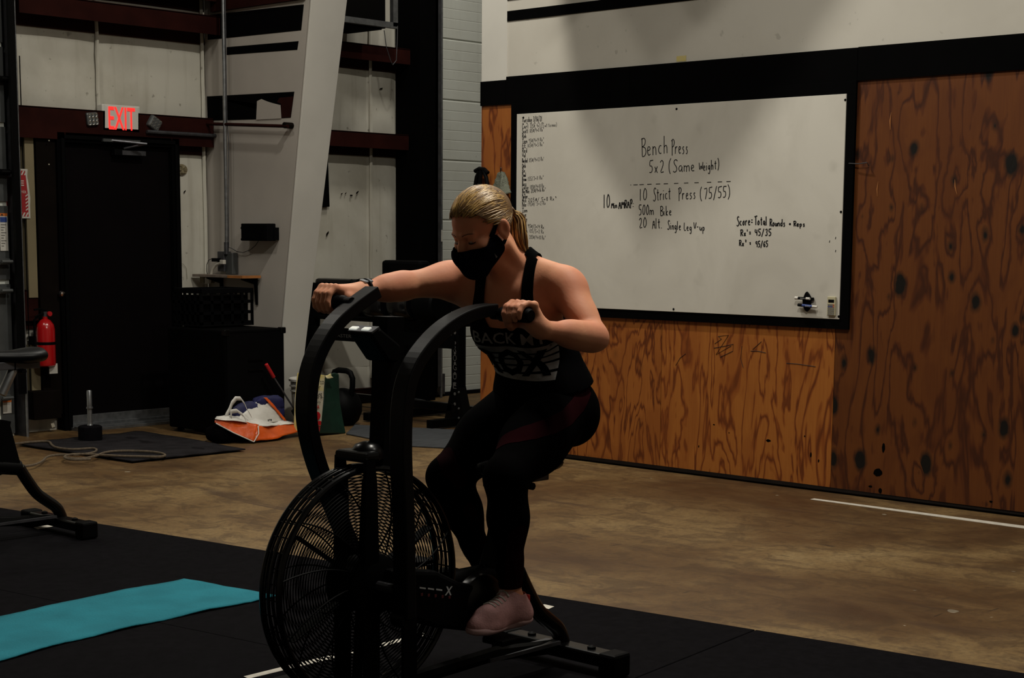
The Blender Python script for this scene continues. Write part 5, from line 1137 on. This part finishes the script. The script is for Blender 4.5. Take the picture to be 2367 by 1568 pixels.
def np_obj(name, V, Q, m, parent, smooth=True, relax=0):
    V = np.array(V)
    if relax:
        E = np.concatenate([Q[:, [0, 1]], Q[:, [1, 2]], Q[:, [2, 3]], Q[:, [3, 0]]]) if Q.shape[1] == 4 else np.concatenate([Q[:, [0, 1]], Q[:, [1, 2]], Q[:, [2, 0]]])
        for it in range(relax):
            S = np.zeros_like(V); C = np.zeros(len(V)); np.add.at(S, E[:, 0], V[E[:, 1]]); np.add.at(S, E[:, 1], V[E[:, 0]]); np.add.at(C, E[:, 0], 1); np.add.at(C, E[:, 1], 1)
            V = V*.5+.5*S/np.maximum(C, 1)[:, None]
    me = bpy.data.meshes.new(name); me.vertices.add(len(V)); me.vertices.foreach_set('co', V.astype(np.float32).ravel())
    k = Q.shape[1]; me.loops.add(len(Q)*k); me.loops.foreach_set('vertex_index', Q.astype(np.int32).ravel()); me.polygons.add(len(Q)); me.polygons.foreach_set('loop_start', np.arange(0, len(Q)*k, k, dtype=np.int32))
    me.materials.append(m); me.update(calc_edges=True); me.validate()
    if smooth: me.polygons.foreach_set('use_smooth', [True]*len(me.polygons))
    o = bpy.data.objects.new(name, me); COL.objects.link(o)
    if parent is not None: o.parent = parent; o.matrix_parent_inverse = Matrix.Translation(-Vector(parent.location)) if parent.type == 'EMPTY' else Matrix()
    return o
def clip_mesh(V, T, g):
    """keep the part of the triangle mesh where g >= 0, cutting edges cleanly"""
    V = [tuple(p) for p in V]; inside = g >= 0; cnt = inside[T].sum(1); out = [tuple(t) for t in T[cnt == 3]]; V2 = list(V); cache = {}
    def cut(a, b):
        key = (min(a, b), max(a, b))
        if key not in cache:
            t = g[a]/(g[a]-g[b]); cache[key] = len(V2); V2.append(tuple(np.array(V[a])*(1-t)+np.array(V[b])*t))
        return cache[key]
    for t in T[(cnt == 1) | (cnt == 2)]:
        poly = []
        for i in range(3):
            a, b = int(t[i]), int(t[(i+1) % 3])
            if inside[a]: poly.append(a)
            if inside[a] != inside[b]: poly.append(cut(a, b))
        for i in range(1, len(poly)-1): out.append((poly[0], poly[i], poly[i+1]))
    T2 = np.array(out, np.int32); u, inv = np.unique(T2.ravel(), return_inverse=True); return np.array(V2)[u], inv.reshape(-1, 3)
def tris(Q): return np.concatenate([Q[:, [0, 1, 2]], Q[:, [0, 2, 3]]])
def poly_sd(P, poly):
    """signed distance, positive inside"""
    P = np.asarray(P, float); d = np.full(len(P), 9.); ins = np.zeros(len(P), bool); n = len(poly)
    for i in range(n):
        a = np.array(poly[i], float); b = np.array(poly[(i+1) % n], float); e = b-a; w = P-a; t = np.clip((w@e)/(e@e+1e-12), 0, 1); d = np.minimum(d, np.linalg.norm(w-t[:, None]*e, axis=1))
        c1 = (a[1] > P[:, 1]) != (b[1] > P[:, 1]); xs = a[0]+(P[:, 1]-a[1])*(b[0]-a[0])/((b[1]-a[1]) or 1e-9); ins ^= c1 & (P[:, 0] < xs)
    return np.where(ins, d, -d)
def frame(fwd, lat):
    f = A3(*fwd); f /= np.linalg.norm(f); l = A3(*lat); l -= f*(l@f); l /= np.linalg.norm(l); u = np.cross(f, l); return l, f, u

S = lambda *q: bw(*q)
# joints -----------------------------------------------------------------
PEL = S(.770, .0, .885); 
HIPL, HIPR = S(.745, .085, .850), S(.775, -.085, .870)
KNL, KNR = S(.420, .165, .692), S(.470, -.130, .655)
ANL, ANR = S(*bpx(1181, 1378, .155)), S(*bpx(1120, 1318, -.130))
SHL, SHR = S(.690, .145, 1.262), S(.560, -.185, 1.265)
ELL, WRL = S(.650, .315, 1.100), S(.425, .300, 1.135)
ELR, WRR = S(.400, -.235, 1.248), S(.225, -.245, 1.232)
CHE = S(.665, -.010, 1.135); NECK = S(.630, -.005, 1.285)
CL, CF, CU = frame((-.86, -.33, -.40), SHL-SHR)       # chest frame: left, forward, up
PL_, PF_, PU_ = frame((-.95, 0, -.22), (0, -1, 0))
HL, HF, HU = frame((-math.cos(.46), .035, -math.sin(.46)), (-.0, -1, .03))
HC = S(.488, .075, 1.423)-HL*.076+HF*.004
HS = .97
def hd(x, y, z): return HC+(HL*x+HF*y+HU*z)*HS
HAX = (HL, HF, HU)
torso = SDF()
def torso_prims(s):
    s.ell(PEL+PU_*.0, (.158, .108, .105), (PL_, PF_, PU_), .03)
    for q in (1, -1): s.ell(PEL+PL_*.075*q-PF_*.032-PU_*.045, (.090, .092, .105), (PL_, PF_, PU_), .04)
    s.ell(S(.745, 0, 1.00), (.122, .092, .13), (CL*.4+PL_*.6, CF, CU), .06)
    s.ell(CHE, (.142, .100, .135), (CL, CF, CU), .05)
    s.ell(CHE+CU*.075, (.135, .078, .075), (CL, CF, CU), .04)
    for q in (1, -1): s.ell(CHE+CL*.066*q+CF*.068+CU*.0, (.060, .043, .060), (CL, CF, CU), .035)
    s.cone(CHE+CU*.12+CL*.03, SHL-CU*.01, .052, .048, .04); s.cone(CHE+CU*.12-CL*.03, SHR-CU*.01, .052, .048, .04)
    for q, sh in ((1, SHL), (-1, SHR)): s.cone(NECK-CF*.03+CU*.035, sh+CU*.022-(sh-NECK)*.25, .038, .034, .05)
    for q, sh in ((1, SHL), (-1, SHR)): s.cone(CHE+CL*.05*q+CU*.05+CF*.045, sh-CU*.035+CF*.005, .040, .040, .035)
torso_prims(torso)
body = SDF(); torso_prims(body)
body.cone(NECK-CF*.005, hd(0, -.035, -.055), .052, .050, .03); body.cone(NECK+CF*.02, hd(0, .015, -.075), .040, .036, .03)
body.cone(S(.655, .03, 1.275), hd(.05, -.02, -.045), .018, .016, .02); body.cone(S(.60, -.03, 1.27), hd(-.05, -.02, -.045), .018, .016, .02)
# arms
def limb_arm(s, sh, el, wr, out):
    m = (sh+el)/2; d = (el-sh)/np.linalg.norm(el-sh); f = (wr-el)/np.linalg.norm(wr-el); nrm = f-d*(f@d); nrm /= np.linalg.norm(nrm)+1e-9
    s.ell(sh+d*.028+out*.010, (.058, .053, .064), frame_from(d), .03)
    s.cone(sh+d*.02, el-d*.01, .050, .036, .03); s.ell(m+nrm*.014, (.038, .037, .085), frame_from(d), .025); s.ell(m-nrm*.014-d*.005, (.037, .036, .085), frame_from(d), .025)
    s.cone(el-d*.015, el+f*.02, .037, .038, .02); s.ell(el-nrm*.008+d*.006, (.027, .027, .027), k=.02)
    s.cone(el+f*.02, el+(wr-el)*.55, .040, .033, .02); s.ell(el+(wr-el)*.30+nrm*.006, (.040, .042, .075), frame_from(f), .025); s.cone(el+(wr-el)*.5, wr, .034, .0255, .02)
def frame_from(d):
    ref = A3(0, 0, 1) if abs(d[2]) < .9 else A3(1, 0, 0); x = np.cross(d, ref); x /= np.linalg.norm(x); y = np.cross(d, x); return (x, y, d)
limb_arm(body, SHL, ELL, WRL, A3(0, -1, .2)); limb_arm(body, SHR, ELR, WRR, A3(-.3, .7, .3))
# hands closed round the grips
def hand(s, grip, wr, sgn):
    """grip: centre of the fist on the bar; sgn +1 left hand, -1 right; bar axis is the lateral axis"""
    g = bw(*grip); bx = A3(0, -1, 0)*sgn            # outward along the bar, away from the bike
    e1 = wr-g; e1 -= bx*(e1@bx); ang0 = math.atan2(e1[2], e1[0]); 
    def at(r, deg, lat):          # deg counted from the wrist side over the top of the bar to the front
        a = ang0+math.radians(deg); return g+A3(math.cos(a), 0, math.sin(a))*r+bx*lat
    W2 = wr-(wr-g)*.10
    for i, lat in enumerate((-.030, -.010, .010, .029)):
        s.cone(W2+bx*lat*.45, at(.040, 48, lat), .017, .0145, .014)
    s.cone(W2, at(.034, 20, .0), .024, .020, .02)
    fr = (.0096, .0098, .0093, .0083)
    for i, lat in enumerate((-.031, -.0105, .0100, .0295)):
        r = fr[i]; ext = (0, 6, 2, -12)[i]; P = [at(.040, 48, lat), at(.041, 78, lat), at(.035, 118+ext*.3, lat*1.0), at(.032, 165+ext, lat*.98), at(.031, 205+ext, lat*.97), at(.030, 238+ext, lat*.96)]
        R = [.0125, .0112, r*1.03, r, r*.95, r*.85]; s.chain(P, R, .0035)
        s.ell(at(.0445, 74, lat), (.011, .011, .011), k=.006)
    # thumb leaves the side of the palm near its base, passes under the bar
    T = [W2+(g-W2)*.18-bx*.020, at(.040, 5, -.042), at(.036, -42, -.040), at(.031, -85, -.030), at(.029, -120, -.020)]
    s.chain(T, [.015, .0135, .0112, .0100, .0085], .008); s.cone(W2+(g-W2)*.3, T[1], .017, .013, .015)
gl = (GR['l'][0], GR['l'][1]+.105, GR['l'][2]); gr = (GR['r'][0], GR['r'][1]-.105, GR['r'][2])
hand(body, gl, WRL, 1); hand(body, gr, WRR, -1)
body.cone(WRL, WRL+(bw(*gl)-WRL)*.35, .0255, .024, .015); body.cone(WRR, WRR+(bw(*gr)-WRR)*.35, .0255, .024, .015)
# legs
legs = SDF()
def limb_leg(s, hip, kn, an):
    d = (kn-hip)/np.linalg.norm(kn-hip); f = (an-kn)/np.linalg.norm(an-kn); back = d-f*(d@f); back = -back/np.linalg.norm(back)
    s.cone(hip, hip+(kn-hip)*.5, .097, .088, .04); s.cone(hip+(kn-hip)*.5, kn, .088, .058, .03); s.ell(hip+(kn-hip)*.38-back*.012, (.092, .092, .15), frame_from(d), .03)
    s.ell(kn-back*.004, (.052, .052, .058), frame_from(f), .02)
    s.cone(kn, kn+(an-kn)*.35, .050, .050, .03); s.ell(kn+(an-kn)*.30+back*.018, (.050, .048, .110), frame_from(f), .03); s.cone(kn+(an-kn)*.35, kn+(an-kn)*.75, .050, .034, .03); s.cone(kn+(an-kn)*.7, an, .036, .029, .02)
def leg_all(s):
    limb_leg(s, HIPL, KNL, ANL); limb_leg(s, HIPR, KNR, ANR); s.ell(PEL, (.158, .108, .105), (PL_, PF_, PU_), .03)
    for q in (1, -1): s.ell(PEL+PL_*.075*q-PF_*.032-PU_*.045, (.090, .092, .105), (PL_, PF_, PU_), .04)
for h_, k_, a_ in ((HIPL, KNL, ANL), (HIPR, KNR, ANR)): limb_leg(body, h_, k_, a_)
leg_all(legs)
# feet
def foot_pts(an, s, fw, pedal):
    toe = an+A3(*fw)*.155+A3(0, 0, -.085); heel = an-A3(*fw)*.045+A3(0, 0, -.075); ball = an+A3(*fw)*.095+A3(0, 0, -.088); return heel, ball, toe
FWL = A3(-.97, -.04, .02); FWL /= np.linalg.norm(FWL); FWR = A3(-.95, .0, -.12); FWR /= np.linalg.norm(FWR)
FT = {}
for key, an, fwv, dn in (('l', ANL, FWL, A3(-.05, 0, -1)), ('r', ANR, FWR, A3(-.1, 0, -1))):
    dn = dn-fwv*(dn@fwv); dn /= np.linalg.norm(dn); heel = an-fwv*.038+dn*.052; ball = an+fwv*.105+dn*.062; toe = an+fwv*.150+dn*.064; FT[key] = (an, fwv, dn, heel, ball, toe)
    body.cone(an, heel, .030, .028, .02); body.cone(an+dn*.01, ball, .032, .026, .02); body.cone(ball, toe, .028, .020, .02); body.cone(heel, ball, .026, .027, .02)
# head
body.ell(hd(0, -.018, .036), (.0745*HS, .096*HS, .084*HS), HAX, .02)
body.ell(hd(0, .030, .036), (.0620*HS, .060*HS, .058*HS), HAX, .02)
body.ell(hd(0, .036, -.030), (.0560*HS, .056*HS, .062*HS), HAX, .025)
body.cone(hd(.050, .0, -.055), hd(.020, .072, -.100), .020, .016, .02); body.cone(hd(-.050, .0, -.055), hd(-.020, .072, -.100), .020, .016, .02)
body.ell(hd(0, .076, -.100), (.024, .018, .017), HAX, .02)
for q in (1, -1):
    body.ell(hd(.040*q, .066, -.022), (.024, .022, .018), HAX, .02)
    body.ell(hd(.0315*q, .096, .002), (.0165, .016, .0125), HAX, .012, True)
    body.ell(hd(.0310*q, .0760, .0015), (.0145, .0135, .0115), HAX, .003)
    body.cone(hd(.012*q, .091, .020), hd(.043*q, .079, .021), .0085, .0065, .014)
    e0 = hd(.0765*q, -.014, -.004); ex = (HF*.92-HL*q*.38-HU*-.20, HL*q*.92+HF*.38, HU+HF*-.22)
    ex = [v_/np.linalg.norm(v_) for v_ in ex]
    body.ell(e0+ex[1]*.009, (.0205, .0080, .031), ex, .005); body.ell(e0+ex[1]*.019+ex[0]*.002+ex[2]*.001, (.0105, .0070, .0180), ex, .003, True); body.ell(e0-ex[2]*.025+ex[1]*.009, (.0090, .0065, .010), ex, .004)
body.chain([hd(0, .092, .010), hd(0, .104, -.012), hd(0, .113, -.030)], [.0085, .0095, .0115], .012); body.ell(hd(.010, .103, -.034), (.008, .009, .007), HAX, .008); body.ell(hd(-.010, .103, -.034), (.008, .009, .007), HAX, .008)

rider = thing('person', (PEL[0], PEL[1], .75), 'blond person in black tank top and face mask pedalling the fan bike', 'person')
V, Q = body.mesh(.0042); skin = np_obj('body', V, Q, M['skin'], rider, relax=1)
bvh_body = BVHTree.FromPolygons([tuple(p) for p in skin.data.vertices.__iter__() and [v.co for v in skin.data.vertices]], [tuple(p.vertices) for p in skin.data.polygons])

# leggings ---------------------------------------------------------------
V, Q = legs.mesh(.007, .0045); T = tris(Q)
top = (V-(PEL+PU_*.075))@PU_; 
gl_ = 1e9*np.ones(len(V))
for an, kn in ((ANL, KNL), (ANR, KNR)):
    d = (an-kn)/np.linalg.norm(an-kn); near = np.linalg.norm(V-an, axis=1) < .16; gl_ = np.where(near, np.minimum(gl_, -((V-(an-d*.030))@d)), gl_)
V2, T2 = clip_mesh(V, T, np.minimum(-top, gl_)); lg = np_obj('leggings', V2, T2, M['leggings'], rider)
def seg_d(P, path):
    d = np.full(len(P), 9.)
    for a, b in zip(path[:-1], path[1:]): e = b-a; t = np.clip(((P-a)@e)/(e@e), 0, 1); d = np.minimum(d, np.linalg.norm(P-a-t[:, None]*e, axis=1))
    return d
Vm, Qm = legs.mesh(.007, .0060); Tm = tris(Qm)
def panel(path, w, side=None):
    g = w-seg_d(Vm, path)
    for an, kn in ((ANL, KNL), (ANR, KNR)):
        d = (an-kn)/np.linalg.norm(an-kn); near = np.linalg.norm(Vm-an, axis=1) < .16; g = np.where(near, np.minimum(g, -((Vm-(an-d*.031))@d)), g)
    V3, T3 = clip_mesh(Vm, Tm, g); 
    if len(V3) > 3: np_obj('coloured_panel', V3, T3, M['maroon'], lg)
leg_bvh = BVHTree.FromPolygons([Vector(p) for p in V2], [tuple(int(i) for i in t) for t in T2])
def seen(pts):
    out = []
    for x, y in pts:
        h_ = leg_bvh.ray_cast(Vector(EYE), Vector(ray(x, y)))
        if h_[0] is not None: out.append(np.array(h_[0]))
    return out
panel(seen([(1352, 900), (1338, 935), (1312, 965), (1275, 985), (1235, 997), (1195, 1008), (1158, 1024)]), .026)
panel(seen([(1042, 1010), (1028, 1050), (1040, 1085), (1065, 1110)]), .028)
panel(seen([(1200, 1240), (1195, 1300), (1190, 1360)]), .034); panel(seen([(1085, 1180), (1105, 1230), (1120, 1290)]), .022)
lm = S(*bpx(1337, 887, .19)); 
hit = BVHTree.FromPolygons([Vector(p) for p in V2], [tuple(int(i) for i in t) for t in T2])
p0, n0, _, _ = hit.find_nearest(Vector(lm))
p0 = np.array(p0); n0 = np.array(n0); n0 = n0 if n0@(EYE-p0) > 0 else -n0; ux = np.cross(A3(0, 0, 1), n0); ux /= np.linalg.norm(ux); uz = np.cross(n0, ux)
MB().prism([p0+n0*.003-ux*.006+uz*.007, p0+n0*.003+ux*.006+uz*.007, p0+n0*.003-uz*.008], n0*.0008).build('small_logo_mark', M['decal_white'], lg)

# tank top ---------------------------------------------------------------
ts = SDF(); torso_prims(ts); ts.ell(PEL+PU_*.03, (.160, .112, .095), (PL_, PF_, PU_), .05)
V, Q = ts.mesh(.006, .0052); T = tris(Q)
rel = V-CHE; aa = rel@CL; hh_ = rel@CU; ff = rel@CF
front = ff > -.02
half_f = [(0, .030), (.040, .036), (.058, .065), (.062, .110), (.058, .30), (.093, .30), (.096, .13), (.104, .075), (.130, .025), (.19, .005), (.40, -.03), (.40, -.6), (0, -.6)]
half_b = [(0, .10), (.012, .12), (.045, .16), (.058, .30), (.093, .30), (.080, .16), (.055, .10), (.075, .05), (.14, .03), (.40, -.02), (.40, -.6), (0, -.6)]
af = np.abs(aa+.012)
def full(h): return [(-x, y) for x, y in h[::-1] if x > 0]+[(x, y) for x, y in h]
gF = poly_sd(np.stack([af, hh_], 1), [(-.05, half_f[0][1])]+half_f[0:]+[(-.05, -.6)]); gB = poly_sd(np.stack([af, hh_], 1), [(-.05, half_b[0][1])]+half_b+[(-.05, -.6)])
g = np.where(front, gF, gB)
hem = (V-(PEL+PU_*.035))@PU_+.012*np.sin((V@PL_)*25)
g = np.minimum(g, hem); V3, T3 = clip_mesh(V, T, g); tk_ = np_obj('tank_top', V3, T3, M['tank'], rider)
md = tk_.modifiers.new('s', 'SOLIDIFY'); md.thickness = .003; md.offset = 1
bt = BVHTree.FromPolygons([Vector(p) for p in V3], [tuple(int(i) for i in t) for t in T3])
def shirt_print(name, shapes, m, lift):
    """shapes: list of (verts2d, faces) in chest coordinates (x to the viewer's right, y up), thrown on the shirt along the chest direction"""
    Vn = []; Fn = []
    for P2, F2 in shapes:
        bm = bmesh.new(); vv = [bm.verts.new((x, y, 0)) for x, y in P2]
        for f in F2:
            try: bm.faces.new([vv[i] for i in f])
            except ValueError: pass
        bmesh.ops.triangulate(bm, faces=bm.faces)
        for _ in range(4):
            ed_ = [e for e in bm.edges if e.calc_length() > .007]
            if ed_: bmesh.ops.subdivide_edges(bm, edges=ed_, cuts=1); bmesh.ops.triangulate(bm, faces=bm.faces)
        bm.verts.index_update(); base = len(Vn); ok = []
        for v_ in bm.verts:
            o = CHE+CL*v_.co.x+CU*v_.co.y+CF*.4; hit_ = bt.ray_cast(Vector(o), Vector(-CF))
            if hit_[0] is None: ok.append(False); Vn.append(o-CF*.35)
            else: n_ = Vector(hit_[1]); n_ = n_ if n_.dot(Vector(CF)) > 0 else -n_; ok.append(True); Vn.append(np.array(hit_[0]+n_*(.0034+lift)))
        for f in bm.faces:
            if all(ok[v_.index] for v_ in f.verts): Fn.append([base+v_.index for v_ in f.verts])
        bm.free()
    return raw_obj(name, Vn, Fn, m, None)
def placed(body_, x, y, w_, h_, bold=0): 
    P2, F2 = text_mesh(body_, 1, bold, resolution=2); A = np.array(P2); mn, mx = A.min(0), A.max(0); A = (A-mn)/(mx-mn)*np.array([w_, h_])+np.array([x, y]); return [tuple(p) for p in A], F2
rect = lambda x0, y0, x1, y1: ([(x0, y0), (x1, y0), (x1, y1), (x0, y1)], [(0, 1, 2, 3)])
PX0 = -.110; PW_ = .235; PY0 = -.150
pr1 = shirt_print('shirt_lettering', [placed('BACK MY', PX0, PY0+.134, PW_, .036, .01)], M['print_grey'], .0022)
bands = []
for y0, y1 in ((.0, .018), (.025, .046), (.053, .070), (.077, .095), (.102, .124)): bands.append(rect(PX0-.004, PY0+y0, PX0+PW_+.006, PY0+y1))
pr2 = shirt_print('shirt_panel', bands, M['print_grey'], .0018)
pr3 = shirt_print('shirt_lettering', [placed('ROX', PX0+.004, PY0+.010, PW_-.012, .104, .045)], M['tank'], .0030)
for o in (pr1, pr2, pr3): o.parent = tk_

# mask -------------------------------------------------------------------
mk = SDF()
mk.ell(hd(0, .036, -.030), (.0585*HS, .058*HS, .066*HS), HAX, .02); mk.cone(hd(.052, .004, -.052), hd(.020, .074, -.102), .022, .018, .03); mk.cone(hd(-.052, .004, -.052), hd(-.020, .074, -.102), .022, .018, .03)
mk.ell(hd(0, .080, -.100), (.026, .020, .019), HAX, .03); mk.ell(hd(0, .094, -.045), (.030, .030, .045), HAX, .05); mk.cone(hd(0, .100, -.012), hd(0, .118, -.034), .010, .016, .04)
for q in (1, -1): mk.ell(hd(.040*q, .066, -.030), (.026, .024, .024), HAX, .02)
V, Q = mk.mesh(.004, .0035); T = tris(Q); R_ = (V-HC)/HS; X_ = R_@HL; Y_ = R_@HF; Z_ = R_@HU
up_edge = -.010-.30*np.clip(.115-Y_, -.02, .2)*0-np.abs(X_)*.22+np.where(Y_ < .06, (.06-Y_)*.40, 0); g = np.minimum(up_edge-Z_, Y_-.004+.35*(Z_+.06)*0)
g = np.minimum(g, Y_+.002+.0*Z_); V4, T4 = clip_mesh(V, T, g); mo = np_obj('face_mask', V4, T4, M['mask'], rider)
for q in (1, -1):
    for pts in ([(.058, .028, -.014), (.067, .014, .004), (.0725, .004, .020), (.0735, -.006, .030)], [(.058, .012, -.060), (.068, -.002, -.050), (.074, -.016, -.036)]):
        mm = MB(); P = smooth_path([hd(a*q*1.04, b, c) for a, b, c in pts], 2); mm.tube(P, [.009-.006*i/(len(P)-1) for i in range(len(P))], 6, sec=[(.35, 1), (-.35, 1), (-.35, -1), (.35, -1)], up=tuple(HL)); so = mm.build('ear_loop', M['mask'], mo, smooth=True)
lgm = MB(); a = hd(.0655, .040, -.070); lgm.obox(a, (HF, HL, HU), (.003, .001, .008)); lgm.build('faint_logo', M['ink_faint'], mo)
# eyes, lashes, brows ----------------------------------------------------
for q in (1, -1):
    c = hd(.031*q, .0775, .0008); bpy.context.view_layer.update()
    MB().lathe(c, [(.0001, -.0118), (.006, -.0102), (.0102, -.006), (.0118, 0), (.0102, .006), (.006, .0102), (.0001, .0118)], tuple(HF), 16).build('eyeball', M['eye'], rider, smooth=True)
    P = [hd((.031+.0150*math.cos(t_))*q, .0795+.0120*math.sin(t_)*.9, -.0045-.0025*math.sin(t_)) for t_ in np.linspace(0.1, math.pi-.1, 9)]
    MB().tube(P, [.0008, .0013, .0016, .0018, .0018, .0018, .0016, .0013, .0008], 5).build('eyelashes', M['lash'], rider)
    P = [hd(x*q, y, z) for x, y, z in ((.014, .1035, .0215), (.026, .1010, .0265), (.040, .0925, .0275), (.050, .0815, .0220))]
    Pn = []
    for p in smooth_path(P, 1):
        lo_, n_, _, _ = bvh_body.find_nearest(Vector(p)); Pn.append(np.array(lo_))
    MB().tube(Pn, [.0009]+[.0018]*(len(Pn)-2)+[.0008], 5).build('eyebrow', M['brow'], rider)
# hair -------------------------------------------------------------------
hs = SDF(); hs.ell(hd(0, -.018, .036), (.0745*HS, .096*HS, .084*HS), HAX, .02); hs.ell(hd(0, .024, .040), (.0640*HS, .060*HS, .060*HS), HAX, .02)
V, Q = hs.mesh(.005, .0095); T = tris(Q); R_ = (V-HC)/HS; X_ = np.abs(R_@HL); Y_ = R_@HF; Z_ = R_@HU
# hairline: over the forehead, down the temple, above and behind the ear, along the nape
line = np.where(Y_ > .0, np.interp(Y_, [0, .02, .045, .06, .075, .09, .12], [.024, .028, .060, .082, .093, .097, .100]), np.interp(Y_, [-.12, -.06, -.035, -.005, .001], [-.055, -.052, .0, .032, .024]))
g = Z_-line; V5, T5 = clip_mesh(V, T, g); hair = np_obj('hair', V5, T5, M['hair_dark'], rider)
TIE = np.array([.012, -.124, .000]); rr = np.random.RandomState(3)
cen = np.array([0, -.012, .036]); rad = np.array([.0745+.0105, .096+.0105, .084+.0105])
def scalp(p):
    d = (p-cen)/rad; return cen+d/np.linalg.norm(d)*rad
st = MB(); st2 = MB()
starts = []
for k in range(330):
    th = rr.uniform(-math.pi, math.pi)                    # around the hairline
    if abs(th) < 1.15: p = np.array([math.sin(th)*.062, .075*math.cos(th)+.012, .086-.020*abs(th)**2])
    elif abs(th) < 2.0: p = np.array([math.copysign(.074, th), .050-.075*(abs(th)-1.15)/.85, .050-.045*(abs(th)-1.15)/.85+.0])
    else: p = np.array([math.sin(th)*.07*1.1, -.03-.07*(abs(th)-2)/1.14, .018-.05*math.sin((abs(th)-2)/1.14*math.pi*.6)])
    starts.append(scalp(p+rr.normal(0, .004, 3)))
for k in range(170):                                       # top layer strands beginning behind the hairline
    th = rr.uniform(-1.3, 1.3); starts.append(scalp(np.array([math.sin(th)*.06, rr.uniform(0, .06), .09])))
for i, p in enumerate(starts):
    P = []; wob = rr.normal(0, .004, 3); n_ = 12
    for q in range(n_+1):
        t_ = q/n_; m = p*(1-t_)+TIE*t_; arch = math.sin(t_*math.pi); m2 = scalp(m+wob*arch+np.array([0, 0, .010*arch])); 
        if t_ > .9: m2 = m2*(1-(t_-.9)*10*.8)+TIE*((t_-.9)*10*.8)
        P.append(hd(*(m2*(1+.010*rr.rand())+0)))
    r0 = rr.uniform(.0011, .0023); st.mi = int(rr.rand() < .33); st.tube(P, [r0*.5]+[r0]*(n_-1)+[r0*.7], 4, caps=False)
so = st.build('hair_strands', [M['hair'], M['hair_dark']], hair, smooth=True); so['kind'] = 'stuff'
tie_w = hd(*TIE)
MB().tube([tie_w+(HU*math.cos(a_)*.016+HL*math.sin(a_)*.016) for a_ in np.linspace(0, 2*math.pi, 17)[:-1]], .004, 6, close=True).build('hair_tie', M['hair_dark'], hair, smooth=True)
tail = [tie_w, tie_w+(S(*bpx(1200, 520, .02))-tie_w)*.5+HF*-.012, S(*bpx(1199, 530, .03)), S(*bpx(1202, 556, .035)), S(*bpx(1214, 584, .04))]
pt = MB()
for k in range(120):
    a_ = rr.uniform(0, 6.28); q_ = math.sqrt(rr.rand()); n_ = len(tail); rw = [.008, .022, .026, .024, .010]
    P = [tl+(HL*math.cos(a_)*.8+HF*math.sin(a_))*rw[i]*q_+rr.normal(0, .0015, 3) for i, tl in enumerate(tail)]
    P = smooth_path(P, 1); r0 = rr.uniform(.0014, .0028); pt.mi = int(rr.rand() < .4); pt.tube(P, [r0]*(len(P)-1)+[r0*.3], 4, caps=False)
po = pt.build('ponytail', [M['hair'], M['hair_dark']], hair, smooth=True); po['kind'] = 'stuff'
# shoes ------------------------------------------------------------------
for key, part in (('l', 'near'), ('r', 'far')):
    an, fwv, dn, heel, ball, toe = FT[key]; lt = np.cross(fwv, dn); lt /= np.linalg.norm(lt); ax = (lt, fwv, -dn)
    sh = SDF(); sh.cone(heel, ball, .035, .036, .02); sh.cone(ball, toe+dn*.004, .036, .027, .03); sh.cone(an-dn*.014-fwv*.006, heel, .0375, .036, .03); sh.cone(an+dn*.016+fwv*.010, ball-dn*.008, .033, .031, .03); sh.ell(heel-fwv*.006+dn*.012, (.036, .034, .022), ax, .02); sh.ell(ball+dn*.012, (.044, .070, .020), ax, .02)
    V, Q = sh.mesh(.005, .0); T = tris(Q); gg = (V-(an-dn*.008))@dn+.6*np.maximum(0, (V-an)@fwv)+.25*((V-an)@fwv)*0; sole = .080-((V-an)@dn)
    V6, T6 = clip_mesh(V, T, np.minimum(gg, sole)); s_o = np_obj('shoe', V6, T6, M['shoe'], rider); 
    so_ = SDF(); so_.ell(heel+dn*.026, (.041, .050, .017), ax, .02); so_.ell(ball+dn*.021, (.047, .076, .015), ax, .03); so_.cone(heel+dn*.026, ball+dn*.022, .019, .018, .02); so_.ell(toe+dn*.014-fwv*.012, (.034, .040, .012), ax, .02)
    V, Q = so_.mesh(.005); np_obj('sole', V, Q, M['shoe_sole'], s_o)
    if key == 'l': MB().obox(heel-fwv*.033-dn*.026+lt*0, (lt, fwv, dn), (.014, .005, .022)).build('heel_tab', M['shoe_red'], s_o, bevel=.004)
    sk = SDF(); sk.cone(an-dn*.035, an+dn*.01, .0315, .0335, .01); V, Q = sk.mesh(.005); np_obj('sock', V, Q, M['sock'], rider)
    lc = MB(); shb = BVHTree.FromPolygons([Vector(p) for p in V6], [tuple(int(i) for i in t) for t in T6])
    for k in range(5):
        p = an+dn*(.014+.0075*k)+fwv*(.036+.015*k); q1 = [Vector(p+lt*o_*.024-dn*.05) for o_ in (-1, -.5, 0, .5, 1)]; q2 = []
        for z_ in q1:
            h_ = shb.ray_cast(z_, Vector(dn))
            if h_[0] is not None: q2.append(np.array(h_[0])-dn*.001)
        if len(q2) > 2: lc.tube(q2, .0030, 5)
    (lc.build('laces', M['label_white'], s_o) if lc.v else None)
# watch on the right wrist
f = (WRR-ELR)/np.linalg.norm(WRR-ELR); fx_ = frame_from(f); wc = WRR-f*.012
MB().tube([wc+(fx_[0]*math.cos(a_)+fx_[1]*math.sin(a_))*.0285 for a_ in np.linspace(0, 2*math.pi, 25)[:-1]], .010, 4, close=True, sec=[(.25, 1), (-.25, 1), (-.25, -1), (.25, -1)], up=tuple(f)).build('watch_band', M['black_plastic'], rider, smooth=True)
wn = A3(0, -.2, 1); wn -= f*(wn@f); wn /= np.linalg.norm(wn); MB().obox(wc+wn*.031, (f, np.cross(f, wn), wn), (.016, .015, .004)).build('watch_face', M['watch'], rider, bevel=.003)
